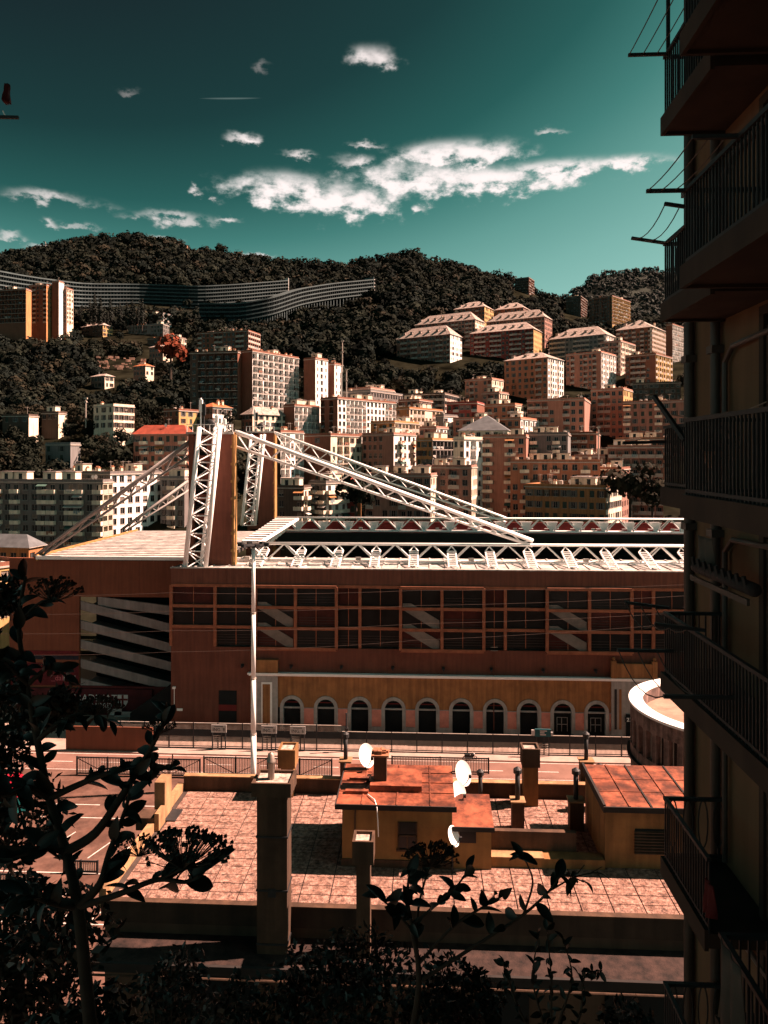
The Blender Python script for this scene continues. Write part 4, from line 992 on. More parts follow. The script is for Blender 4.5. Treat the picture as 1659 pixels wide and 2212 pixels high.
# pylon towers
def pylon(label, Y, pl, pr, pe, yt, yb, zbase_, dep):
    X_l = atY(pl, 1000, Y).x; X_r = atY(pr, 1000, Y).x
    zt = atY(pl, yt, Y).z; h = zt - zbase_; w = X_r - X_l
    o = thing('pylon_tower', label, 'tower', (X_l, Y, zbase_))
    sp = .42 * w
    MB().box(sp, w, 0, dep, 0, h).build('shaft', m_brick, o)
    MB().box(0, .12 * w, 0, dep, 0, h).build('shaft_wing', m_brick, o)
    MB().box(.12 * w + .003, sp - .003, dep * .55, dep, 0, h).build('stair_core', m_black, o)
    n = 8
    for k in range(n):
        z = (k + .6) * h / n
        MB().box(.12 * w + .003, sp - .003, .02, dep * .54, z, z + .9).build('landing', m_brick, o)
        if k % 1 == 0: MB().box(.12 * w + .003, sp - .003, .1, .16, z + 1.5, z + 1.58).box(.12 * w + .003, sp - .003, .1, .16, z + 1.9, z + 1.98).build('rail', m_rail, o)
    MB().box(w + .003, w + .05 * w, .12, dep - .1, 0, h + .3).build('edge_column', m_yel, o)  # yellow stands for the shaft's sunlit side
    for k in range(9): MB().box(w - .02 * w, w + .06 * w, -.06, .11, k * h / 9 + .5, k * h / 9 + .9).build('column_tie', m_yel, o)
    MB().box(-.3, w + .3, -.3, dep + .3, h + .003, h + .35).build('top_slab', m_sheet, o)
    g2 = MB()
    for q in np.linspace(-.2, w + .2, 9): g2.box(q - .04, q + .04, -.25, -.17, h + .35, h + 1.4)
    g2.box(-.25, w + .25, -.26, -.16, h + 1.4, h + 1.48); g2.build('guard_rail', m_whitest, o)
    for q, hh in ((.25, 5.5), (.32, 4.8), (.62, 3.0), (.8, 2.4)):
        MB().tube([(q * w, dep * .4, h + .3), (q * w, dep * .4, h + hh)], .12, 6).box(q * w - .25, q * w + .25, dep * .4 - .2, dep * .4 + .2, h + hh * .6, h + hh * .95).build('antenna', m_whitest if q != .32 else m_iron, o)
    d = MB(); d.lathe([(0, 0), (.55, .06), (.8, .25), (.8, .28), (.5, .1), (0, .05)], n=12)
    d.v = [(x + .48 * w, dep * .2 + z - .2, y + h + 1.5) for (x, y, z) in d.v]; d.build('dish', m_iron, o, smooth=True)
    return o, X_l, X_r, zt
YP1, YP2 = 109.0, 166.0
ty1 = pylon('tall russet stair pylon at the near left stadium corner', YP1, 407, 500, 508, 938, 1226, 20, 2.0)
ty2 = pylon('rear russet stair pylon further back inside the stadium', YP2, 534, 590, 596, 935, 1170, 18, 2.8)

def lattice_tri(label, name, p0, p1, side, depthv, r, n, mats, group=None, cat='lattice mast', taper=1.0, thin=.34):
    """three-chord lattice from p0 to p1; side = half spread vector, depthv = offset of third chord"""
    p0 = Vector(p0); p1 = Vector(p1); side = Vector(side); depthv = Vector(depthv)
    o = thing(name, label, cat, p0, 0, group)
    A = lambda t: (p1 - p0) * t - side * (1 + (taper - 1) * t); Bq = lambda t: (p1 - p0) * t + side * (1 + (taper - 1) * t); Cc = lambda t: (p1 - p0) * t + depthv * (1 + (taper - 1) * t)
    for fn, rr in ((A, r), (Bq, r), (Cc, r * .75)): MB().tube([fn(0), fn(1)], rr, 8).build('chord', mats, o, smooth=True)
    for k in range(n):
        t0, t1 = k / n, (k + 1) / n; tm = (t0 + t1) / 2
        m = MB(); m.tube([A(t0), Bq(t0)], r * thin, 5); m.tube([A(t0), Cc(tm)], r * thin, 5); m.tube([Bq(t0), Cc(tm)], r * thin, 5); m.tube([A(t1), Cc(tm)], r * thin, 5); m.tube([Bq(t1), Cc(tm)], r * thin, 5)
        if cat == 'lattice mast': m.tube([A(t0), Bq(t1)] if k % 2 else [Bq(t0), A(t1)], r * thin * .8, 5)
        m.build('bracing', mats, o)
    return o
pA = atY(421, 1229, 106.6); pB = atY(452.5, 922, 106.2)
lattice_tri('leaning white lattice column in front of the near pylon', 'lattice_column', pA, pB, (1.52, 0, 0), (.3, 1.9, 0), .36, 8, m_whitest, thin=.26)
pA = atY(536, 1135, 163); pB = atY(556.5, 938, 162.6)
lattice_tri('white lattice column in front of the rear pylon', 'lattice_column', pA, pB, (1.5, 0, 0), (.3, 2, 0), .34, 8, m_whitest, thin=.26)
# stays
YT1, YT2 = 113.6, 166.5
tp1 = Vector((ty1[2] + .3, YP1 + 1.5, ty1[3] + .4)); tp2 = Vector((ty2[2] + .5, YP2, ty2[3]))
e1 = atY(1150, 1168, YT1); e2 = atY(1092, 1119, YT2)
lattice_tri('near white lattice stay falling from the pylon to the near truss', 'lattice_stay', tp1, e1, (0, -.75, 0), (0, .3, -2.3), .30, 13, m_whitest, cat='stay beam', taper=.35)
lattice_tri('rear white lattice stay falling to the far truss', 'lattice_stay', tp2, e2, (0, -.75, 0), (0, .3, -2.6), .28, 13, m_whitest, cat='stay beam', taper=.35)
b1 = Vector((ty1[1] - .1, YP1 + 1.5, ty1[3] - 1)); f1 = atY(74, 1203, 113.0)
lattice_tri('grey lattice back stay running down to the far left roof tip', 'lattice_stay', b1, f1, (0, -.6, 0), (0, .3, -2.0), .26, 9, M('grey_steel', (.42, .38, .36), var=.1), cat='stay beam', taper=.3)
b2 = atY(408, 1038, 160); f2 = atY(264, 1143, 152)
lattice_tri('second back stay behind the left roof', 'lattice_stay', b2, f2, (0, -.6, 0), (0, .3, -2.0), .26, 7, M('grey_steel', (.42, .38, .36), var=.1), cat='stay beam', taper=.4)

# trusses
def truss(label, Y, px0, X_end, ytop, ybot, bay, r, ribs=None):
    xa = atY(px0, ytop, Y).x; z1 = atY(px0 + 300, ytop, Y).z; z0 = atY(px0 + 300, ybot, Y).z
    o = thing('roof_truss', label, 'truss', (xa, Y, z0)); h = z1 - z0; Lx = X_end - xa
    for dy in (-.45, .45): MB().tube([(0, dy, h), (Lx, dy, h)], r, 8).build('top_chord', m_whitest, o, smooth=True)
    MB().tube([(0, -.9, 0), (Lx, -.9, 0)], r, 8).build('bottom_chord', m_whitest, o, smooth=True); MB().tube([(0, .9, 0), (Lx, .9, 0)], r, 8).build('bottom_chord', m_whitest, o, smooth=True)
    n = int(Lx / bay)
    for k in range(n):
        x = (k + .35) * bay
        m = MB()
        for s in (-1, 1):
            m.tube([(x, s * .45, h), (x + bay / 2, s * .9, 0)], r * .7, 6); m.tube([(x + bay, s * .45, h), (x + bay / 2, s * .9, 0)], r * .7, 6)
        m.build('diagonals', m_whitest, o)
        if k % 3 == 0: MB().box(x - .3, x + .5, -1.2, -.9, h * .12, h * .3).build('lamp_box', m_sheet, o)
    return o, xa, z0, z1
t1 = truss('near white roof truss along the front stand', YT1, 508, X1, 1175, 1213, 5.72, .17)
t2 = truss('far white roof truss along the opposite stand', YT2, 597, X1 + 8, 1119, 1147, 5.72, .18)
# ladder ribs from the truss down to the front edge of the roof
n = int((X1 - t1[1]) / 5.72)
for k in range(n):
    x = t1[1] + (k + .85) * 5.72 + 2.86 - 2.86
    o = thing('roof_ladder', 'white slatted brace on the stand roof, one of the row at the near truss', 'roof brace', (x, 0, 0), 0, 'slatted roof braces')
    m = MB(); ya, za, yb_, zb_ = YF + .9, ZT + .25, YT1 - .9, ZT + 1.9
    for s in (-.62, .62): MB().bar((s, ya, za), (s, yb_, zb_), .2).build('side_rail', m_whitest, o)
    for q in range(9):
        t = (q + .5) / 9; y = ya + (yb_ - ya) * t; z = za + (zb_ - za) * t
        MB().box(-.62, .62, y - .14, y + .14, z + .05, z + .16).build('slat', m_whitest, o)
    MB().bar((-.62, yb_, zb_), (0, YT1 - .4, t1[3] - .2), .14).bar((.62, yb_, zb_), (0, YT1 - .4, t1[3] - .2), .14).build('hanger', m_whitest, o)
for k in range(int((X1 - t2[1]) / 5.72)):
    x = t2[1] + (k + .85) * 5.72
    o = thing('roof_ladder', 'white slatted brace on the opposite stand roof, one of the far row', 'roof brace', (x, YT2, t2[2]), 0, 'far slatted roof braces')
    MB().prism([(-1.3, 2.0), (1.3, 2.0), (.5, .2), (-.5, .2)], .9, 1.0).build('gusset', m_whitest, o)
    if k > 5:
        for q in range(5): MB().box(-1.6 + q * .1, 1.6 + q * .1, 1.2 + q * .9, 1.5 + q * .9, .5 + q * .3, .6 + q * .3).build('slat', m_whitest, o)
# far stand: roof edge, red wall, seating, pitch
fs = thing('far_stand', 'dark opposite stand with red rear wall under the far truss', 'stand', (t2[1], YT2, 0))
def Fs(mb, name, mats, **k):
    mb.v = [(x - t2[1], y - YT2, z) for (x, y, z) in mb.v]; return mb.build(name, mats, fs, **k)
Fs(MB().box(t2[1], X1 + 8, YT2 - 1.2, YT2 + 14, t2[2] - 2.6, t2[2] - 2.3), 'roof', m_iron)
Fs(MB().box(t2[1], X1 + 8, YT2 + 1.6, YT2 + 2.0, t2[2] - 2.2, 25.0), 'rear_wall', m_redseat)
Fs(MB().box(t2[1], X1 + 8, YT2 - 1.6, YT2 - 1.21, t2[2] - 3.4, t2[2] - .3), 'fascia', m_black)  # black sheet standing in for the shaded stand interior
m_seat = M('dark_seats', (.018, .026, .03), var=.5, scale=.6)
for k in range(14):
    y = YT2 - 14 + k * 2; z = 3 + k * 1.15
    Fs(MB().box(t2[1] + 2, X1 + 8, y, y + 1.99, z - 1.5, z), 'seat_tier', m_seat if k % 2 else m_black)
structure(MB().box(X0, X1, 120, 150, .05, .1).build('football_pitch', M('pitch_grass', (.04, .09, .025), var=.3, scale=.2)))
sx0 = atY(20, 1200, 150).x
Fs(MB().box(t2[1] - 8, t2[1] - .1, YT2 + 4, YT2 + 5, 0, 20), 'return_wall', m_brick)

# ------------------------------------------------------------------ street in front of the stadium
m_road = M('road_surface', (.25, .135, .105), var=.18, scale=.25, rough=.9, bump=.1, bscale=5)
m_walk = M('pavement', (.46, .34, .29), var=.15, scale=.6)
m_paint = M('road_paint', (.75, .68, .62), var=.2, scale=1.5)
def sheet(name, x0, x1, y0, y1, z, mat):
    o = MB(); o.face([(x0, y0, z), (x1, y0, z), (x1, y1, z), (x0, y1, z)]); return structure(o.build(name, mat, fix=False))
sheet('yard', -140, 130, 30, 120, -.3, m_asphalt)
sheet('car_park', -140, 130, 42, 99, -.06, M('car_park_asphalt', (.17, .09, .066), var=.3, scale=.5, rough=.95, bump=.2, bscale=5, patch=.3))  # asphalt colour darkened to carry the lens vignette
rd = sheet('road', -140, 130, 92.0, 97.6, -.04, m_road)
structure(MB().box(-140, 130, 97.61, 100.2, -.3, .10).build('pavement', m_walk))
structure(MB().box(-140, 130, 100.21, 120, -.3, .06).build('forecourt', M('forecourt_paving', (.45, .33, .27), var=.2, scale=.5)))
def road_mark(x0, x1, y0, y1, z, sh=0., par=None):
    o = MB(); o.face([(x0, y0, z), (x1, y0, z), (x1 + sh, y1, z), (x0 + sh, y1, z)]); q = o.build('painted_marking', m_paint, par, fix=False); return q
def mk(x0, x1, y0, y1, sh=0., z=-.034): structure(road_mark(x0, x1, y0, y1, z, sh))
for k in range(-9, 10): mk(k * 7., k * 7. + 3.2, 94.6, 94.75)
mk(-140, 130, 97.2, 97.32); mk(-140, 130, 92.25, 92.37)
for k in range(16):
    x = 17 + k * 2.0; mk(x, x + .7, 90.2, 91.6, 1.4, -.05)
for k in range(9): mk(20 + k * 2.2, 20.15 + k * 2.2, 82, 89, -1.2, -.05)
for k in range(20): mk(-60 + k * 2.6, -59.86 + k * 2.6, 62, 67, 1.6, -.05); mk(-62 + k * 2.6, -61.86 + k * 2.6, 72, 77, 1.6, -.05)
mk(-66, -10, 69.3, 69.45, 0, -.05); mk(-66, -10, 61.8, 61.95, 0, -.05)
for k in range(8): mk(-58 + k * 5, -52 + k * 5, 80 + (k % 2) * 3, 80.14 + (k % 2) * 3, 0, -.05)
# the straight arrow painted on the yard
ap = atZ(683, 1695, 0); a = MB(); a.face([(ap.x - .13, ap.y, -.05), (ap.x + .13, ap.y, -.05), (ap.x + .13, ap.y + 1.6, -.05), (ap.x - .13, ap.y + 1.6, -.05)])
a.face([(ap.x - .5, ap.y + 1.601, -.05), (ap.x + .5, ap.y + 1.601, -.05), (ap.x, ap.y + 2.8, -.05)]); structure(a.build('painted_arrow', m_paint, fix=False))

# fence in front of the forecourt: panels between posts
m_panel = M('fence_sheet', (.028, .032, .034), var=.2, scale=1); m_bar = M('fence_bars', (.5, .4, .34), var=.2)  # bar colour paled to carry sunlight on the steel
YFN = 99.9
xf = atZ(130, 1625, .1).x
fence = thing('stadium_fence', 'long steel fence with dark upper sheets and upright bars before the arcade', 'fence', (0, YFN, .1))
k = 0; x = -45.0
while x < 58:
    w = 3.4; tall = x < fx(745)
    hh = 3.35 if tall else 2.55
    MB().box(x - .07, x + .07, -.07, .07, 0, hh).build('post', m_iron, fence)
    MB().box(x + .07, x + w - .07, -.03, .03, 1.62, 2.45).build('sheet_panel', m_panel, fence)
    MB().box(x + .07, x + w - .07, -.04, .04, 1.52, 1.615).build('rail', m_iron, fence); MB().box(x + .07, x + w - .07, -.05, .05, hh - .08, hh).build('rail', m_slab, fence); MB().box(x + .07, x + w - .07, -.04, .04, .1, .2).build('rail', m_iron, fence)
    bars = MB()
    for q in range(20): bx_ = x + .15 + q * (w - .3) / 19; bars.box(bx_ - .028, bx_ + .028, -.02, .02, .2, 1.52); 
    if tall:
        for q in range(20): bx_ = x + .15 + q * (w - .3) / 19; bars.box(bx_ - .025, bx_ + .025, -.02, .02, 2.45, hh - .08)
    structure(bars.build('bars', m_bar, fence), 'stuff')
    x += w
# gates nearer the viewer
def gate(label, px0, px1, py0, py1, nb, diag=False):
    a = atZ(px0, py1, 0); Y = a.y; bX = atZ(px1, py1, 0).x; h = atY(px0, py0, Y).z; w = bX - a.x
    o = thing('yard_gate', label, 'gate', (a.x, Y, -.05))
    MB().box(0, w, -.06, .06, h - .14, h).build('top_rail', m_iron, o); MB().box(0, w, -.06, .06, .12, .26).build('bottom_rail', m_iron, o)
    for q in range(nb + 1): MB().box(q * w / nb - .08, q * w / nb + .08, -.08, .08, 0, h + .05).build('post', m_iron, o)
    m = MB(); n = int(w / .2)
    for q in range(n): xx = (q + .5) * w / n; m.box(xx - .045, xx + .045, -.03, .03, .26, h - .14)
    structure(m.build('bars', m_bar, o), 'stuff')
    if diag:
        for q in range(nb): MB().bar((q * w / nb, -.09, .2 if q % 2 else h - .1), ((q + 1) * w / nb, -.09, h - .1 if q % 2 else .2), .07).build('brace', m_iron, o)
    return o
gate('wide barred yard gate with diagonal braces left of the light mast', 166, 436, 1633, 1672, 4, True)
gate('double leaf barred gate behind the tall roof chimney', 440, 718, 1633, 1672, 4, True)
gate('pale barred sliding gate in the middle of the yard', 846, 1054, 1632, 1666, 2)
gate('low barred fence in the car park, lower left', 138, 212, 1856, 1884, 2)
gate('short barred fence at the left edge below the banner', 0, 78, 1885, 1925, 2)
# entrance gates with number boards
for i, px in enumerate((473, 581, 643)):
    x = atY(px, 1590, YFN - .5).x
    o = thing('turnstile_gate', ('turnstile under entrance board left of the light mast', 'turnstile under entrance board just right of the light mast', 'rightmost turnstile under an entrance board')[i], 'turnstile', (x, YFN - .6, .1))
    MB().box(-1.05, 1.05, -.08, .0, 2.3, 3.35).build('board', M('sign_grey', (.62, .58, .55), var=.08), o)
    lettering('ING. 8' if i < 2 else 'ING. 6', .62, m_iron, o, (0, -.10, 2.68)); MB().box(-.6, .6, -.1, -.082, 3.08, 3.16).build('board_line', m_iron, o)
    for s in (-.9, .9): MB().box(s - .06, s + .06, -.1, .1, 0, 2.3).build('post', m_iron, o)
    for q in range(6): MB().tube([(-.8, -.05, .4 + q * .3), (.3, -.05, .4 + q * .3)], .035, 5).build('turnstile_arm', m_slab, o)
    MB().tube([(.35, -.05, 0), (.35, -.05, 2.2)], .09, 6).build('turnstile_column', m_iron, o)
# teal notice board by the right arches
q = atY(1172, 1575, YFN - .6); o = thing('notice_board', 'teal notice board with white lines on top of the fence', 'sign', (q.x, q.y, .1))
MB().box(-1.05, 1.05, -.1, .1, 2.6, 3.6).build('board', M('teal_board', (.02, .12, .14), var=.1), o)
for zz, w in ((3.3, .9), (3.05, .6), (2.8, .8)): MB().box(-.4, -.4 + w, -.12, -.103, zz, zz + .14).build('printed_line', m_let, o)
MB().box(-1.5, -1.06, -.05, .12, 2.75, 3.45).box(1.06, 1.3, -.05, .12, 2.7, 3.2).build('side_leaf', m_let, o)
for s in (-.8, .8): MB().box(s - .06, s + .06, -.05, .05, 0, 2.6).build('post', m_iron, o)
for q_ in range(5): MB().tube([(-.7, -.15, .5 + q_ * .28), (.7, -.15, .5 + q_ * .28)], .04, 5).build('turnstile_arm', m_slab, o)
# poles before the arcade
for (px, y0, y1, lb) in ((748, 1625, 1540, 'dark thin post with box at the middle of the fence'),):
    p = atZ(px, y0, 0); h = atY(px, y1, p.y).z
    tag(MB().tube([(0, 0, 0), (0, 0, h)], .13, 8).box(-.25, .25, -.2, .2, h * .55, h * .62).build('service_post', m_iron, None, p), lb, 'post')
# tall light mast
bp_ = atZ(547, 1700, 0); hm = atY(545, 1178, bp_.y).z
o = thing('light_mast', 'very tall white light mast standing before the stadium front', 'mast', (bp_.x, bp_.y, 0))
seg = [0, hm * .22, hm * .45, hm * .72, hm]; rr = [.36, .31, .27, .24, .2]
for i in range(4): MB().tube([(0, 0, seg[i] + .003), (0, 0, seg[i + 1])], rr[i], 14, r2=rr[i + 1] + .02).build('mast_section', m_whitest, o, smooth=True)
for i in range(1, 4): MB().lathe([(rr[i] + .03, -.12), (rr[i] + .07, -.1), (rr[i] + .07, .1), (rr[i] + .03, .12)], (0, 0, seg[i]), 12).build('collar', m_slab, o)
MB().lathe([(0, -.1), (1.45, -.1), (1.5, .05), (0, .1)], (0, 0, hm), 14).build('head_ring', m_iron, o)
for k in range(6):
    t = k * 1.047; MB().box(-.3, .3, -.25, .25, 0, .42).build('floodlight', m_iron, o, (1.6 * math.cos(t), 1.6 * math.sin(t), hm - .1), t)
# hoarding, container and small yard things on the left
tag(MB().box(-6, 6, -.1, .1, 0, 3.3).build('brown_hoarding', m_corner, None, atZ(236, 1622, 0)), 'plain brown hoarding wall in the yard below the ramps', 'hoarding')
p = atY(270, 1556, 104); 
for (px, py, w, h, lb, mm) in ((247, 1538, 2.2, 1.0, 'grey board on the wall below the mural letters', m_stone), (269, 1548, 3.2, 1.5, 'larger grey board under the shield emblem', m_stone)):
    p = atY(px, py, 111); tag(MB().box(-w / 2, w / 2, 0, .15, -h / 2, h / 2).box(-.1, .1, .05, .14, -p.z, -h / 2).build('information_board', mm, None, p), lb, 'sign')
# dark sloping canopy wall in front of corner block
q0 = atY(285, 1610, 109); q1 = atY(374, 1610, 109); zt_ = atY(374, 1480, 109).z
tag(MB().prism([(q0.x, -.2), (q1.x, -.2), (q1.x, zt_), (q1.x - .6, zt_), (q0.x, 1.6)], 108.2, 109.4).build('buttress_ramp', m_black), 'black sloping stair flank beside the corner block', 'stair')
# crossing wires in front of the facade
def wire(label, pts, r, mat, sag=.0):
    P = [Vector(p) for p in pts]; Q = []
    for i in range(len(P) - 1):
        for k in range(8):
            t = k / 8; p = P[i].lerp(P[i + 1], t); p.z -= sag * 4 * t * (1 - t); Q.append(p)
    Q.append(P[-1]); o0 = Q[0].copy()
    return tag(MB().tube([q - o0 for q in Q], r, 5).build('wire', mat, None, o0), label, 'wire', 'wires across the street')
m_wire = M('wire', (.13, .09, .075), var=.1)
for (ya, yb_, lb) in ((1280, 1268, 'top wire strung across the stadium glazing'), (1320, 1290, 'second wire strung across the stadium glazing'), (1362, 1325, 'third wire strung across the stadium glazing'), (1408, 1345, 'fourth wire strung across the stadium glazing'), ):
    wire(lb, [atY(-120, ya + 4, 96), atY(372, ya, 96), atY(900, (ya * .6 + yb_ * .4), 96), atY(1620, yb_ - 12, 96)], .017, m_wire, .3)

# rounded pavilion on the right
R0 = atZ(1372, 1640, 4.0)
pc = Vector((atY(1520, 1530, 78).x + 3.0, 80.0, 0)); pr_ = 0
xl_ = atY(1368, 1520, 80).x; rad = 10.0; pc.x = xl_ + rad
pv = thing('rounded_pavilion', 'round fronted old pavilion with bright white rim, right of the arches', 'building', (pc.x, pc.y, 0))
zt_ = atY(1368, 1520, 80).z
m_pav = M('pavilion_plaster', (.34, .22, .19), var=.45, scale=.7, streak=.5)
NS = 40
def arc(mb, r0, r1, z0, z1, a0=95, a1=275, mi=0, n=NS):
    for k in range(n):
        t0, t1_ = R(a0 + (a1 - a0) * k / n), R(a0 + (a1 - a0) * (k + 1) / n)
        pts = [(r0 * math.cos(t0), r0 * math.sin(t0)), (r1 * math.cos(t0), r1 * math.sin(t0)), (r1 * math.cos(t1_), r1 * math.sin(t1_)), (r0 * math.cos(t1_), r0 * math.sin(t1_))]
        mb.prism(pts, z0, z1, 'z', mi)
b = MB(); arc(b, rad - 1.3, rad + .15, zt_ - .25, zt_); b.build('rim', m_whitest, pv)
b = MB(); arc(b, rad - .4, rad, zt_ - 1.7, zt_ - .253); b.build('upper_wall', m_pav, pv)
b = MB(); arc(b, rad - 1.3, rad - 1.0, zt_ - 1.6, zt_ - .253); b.build('inner_parapet', m_pav, pv)
b = MB(); arc(b, 0.0, rad - 1.3, zt_ - 1.9, zt_ - 1.6, n=20); b.build('roof', M('pavilion_roof', (.42, .27, .2), var=.25, scale=.5), pv)
b = MB(); arc(b, rad - .9, rad - .6, zt_ - 4.6, zt_ - 1.703); b.build('window_band', m_darkglass, pv)
b = MB(); arc(b, rad - .55, rad, zt_ - 5.6, zt_ - 4.603); b.build('sill_wall', m_pav, pv)
b = MB(); arc(b, rad - .4, rad + .35, zt_ - 5.9, zt_ - 5.603); b.build('ledge', m_iron, pv)
b = MB(); arc(b, rad - .5, rad - .05, 0, zt_ - 5.903); b.build('lower_wall', m_pav, pv)
for k in range(19):
    t = R(105 + k * 9)
    MB().box(-.3 if k % 1 == 0 else -.1, .3, -.62, .02, zt_ - 4.6, zt_ - 1.7).build('window_post', m_pav, pv, ((rad - .05) * math.cos(t), (rad - .05) * math.sin(t), 0), t + math.pi / 2 + math.pi)
    for s in (3, 6):
        t2_ = t + R(s); MB().box(-.05, .05, -.1, .0, zt_ - 4.6, zt_ - 1.7).build('mullion', m_slab, pv, ((rad - .45) * math.cos(t2_), (rad - .45) * math.sin(t2_), 0), t2_ - math.pi / 2)
MB().box(0, 12, -rad + .1, rad - .1, 0, zt_ - 1.61).build('rear_block', m_pav, pv)

for px in (464, 553, 640, 770, 865, 954, 1068, 1180, 1271): S(MB().box(fx(px), fx(px) + .07, YF - .02, YF - .003, zc + .1, zband[3] - .5), 'panel_joint', m_corner)
for px in (540, 1066): S(MB().tube([(fx(px), YF - .12, 1), (fx(px), YF - .12, zband[3] - .3)], .08, 8), 'drain_pipe', m_brick)
S(MB().box(fx(1066) - .5, fx(1066) + .5, YF - .6, YF - .56, zband[3] + .1, zband[3] + .16).box(fx(1066) - .5, fx(1066) + .5, YF - .6, YF - .56, zband[3] + .6, zband[3] + .66), 'hand_rail', m_slab)
mp_ = atZ(1014, 1642, 0); mo = thing('motorbike', 'small dark motorbike parked by the pale sliding gate', 'motorbike', (mp_.x, mp_.y, -.05), R(8))
for x in (-.65, .65):
    w_ = MB(); w_.tube([(x + .3 * math.cos(t), 0, .3 + .3 * math.sin(t)) for t in np.linspace(0, 6.283, 15)], .06, 6, cap=False); w_.build('wheel', m_iron, mo)
MB().prism([(-.75, .55), (-.2, .35), (.35, .35), (.62, .75), (.35, .85), (.1, .7), (-.6, .78)], -.14, .14).build('body', m_iron, mo)
MB().box(-.7, .05, -.13, .13, .79, .87).build('seat', m_black, mo); MB().tube([(.64, 0, .3), (.48, 0, 1.0)], .04, 6).build('fork', m_slab, mo); MB().tube([(.45, -.35, 1.05), (.48, 0, 1.0), (.45, .35, 1.05)], .025, 6).build('handlebar', m_slab, mo)
MB().tube([(.58, 0, .86), (.66, 0, .86)], .09, 10).build('headlight', m_whitest, mo)

# ------------------------------------------------------------------ roof terrace building in the foreground
ZR = 23.5
m_tile = M('terrace_slab', (.44, .262, .205), var=.6, scale=7, rough=.95, bump=.9, bscale=16, detail=9, world=True, patch=.38)
m_tileb = M('terrace_joint', (.07, .05, .042), var=.3, scale=2)
m_och = M('terrace_ochre', (.36, .18, .065), var=.22, scale=.7, streak=.35, bump=.2, bscale=10)
m_och2 = M('terrace_ochre_pale', (.52, .30, .15), var=.25, scale=.9, streak=.35, bump=.2, bscale=10)
m_brn = M('chimney_render', (.12, .064, .038), var=.25, scale=.8, streak=.4, bump=.25, bscale=9)
m_rust = M('rusty_roof_sheet', (.36, .10, .048), var=.5, scale=1.6, rough=.7, detail=10, world=True, patch=.6)
m_darkgut = M('dark_gutter', (.03, .024, .022), var=.2)
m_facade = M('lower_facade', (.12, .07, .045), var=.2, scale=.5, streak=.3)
FY, BY = 26.9, 36.0
TX0, TX1 = -11.8, 11.8
tb = thing('terrace_building', 'flat roofed building with paved sunlit roof terrace in the foreground', 'building', (0, FY, 0))
def T(mb, name, mats, **k):
    mb.v = [(x, y - FY, z) for (x, y, z) in mb.v]; return mb.build(name, mats, tb, **k)
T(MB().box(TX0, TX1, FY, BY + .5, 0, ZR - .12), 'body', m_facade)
T(MB().box(TX0 + .02, TX1 - .02, FY + .02, BY, ZR - .118, ZR - .035), 'roof_deck', m_tileb)
nx, ny = 20, 15
w = (TX1 - TX0 - .5) / nx; h = (BY - FY - .3) / ny
tm = [MB().box(-w / 2 + .022, w / 2 - .022, -h / 2 + .018, h / 2 - .018, -.03, .0).mesh('paving_slab', m_tile) for _ in range(1)]
for i in range(nx):
    for j in range(ny):
        o = obj('paving_slab', tm[0], tb, (TX0 + .25 + (i + .5) * w, .15 + (j + .5) * h, ZR + rnd.uniform(-.006, .006)))
        o.rotation_euler = (rnd.uniform(-.004, .004), rnd.uniform(-.004, .004), rnd.uniform(-.006, .006))
T(MB().box(TX0 - .1, TX1, FY - .12, FY + .1, ZR - .72, ZR + .02), 'front_cornice', M('shade_dark_cornice', (.07, .04, .026), var=.3, scale=.8, streak=.4))  # shade and edge vignette put into the cornice colour
T(MB().box(TX0 - .1, TX1, FY - .15, FY + .12, ZR + .023, ZR + .07), 'front_coping', m_brn)
T(MB().box(TX0 - .28, TX0 - .0, FY + .13, BY, ZR - .4, ZR + .34), 'left_parapet', m_och2)
T(MB().box(TX1 - .2, TX1 + .1, FY + .13, BY, ZR - .4, ZR + .14), 'right_parapet', m_och2)
T(MB().box(TX0, TX1, BY + .0, BY + .28, ZR - .4, ZR + .66), 'back_parapet', m_brn)
T(MB().box(TX0, TX1, BY - .03, BY + .31, ZR + .663, ZR + .71), 'back_coping', m_och2)
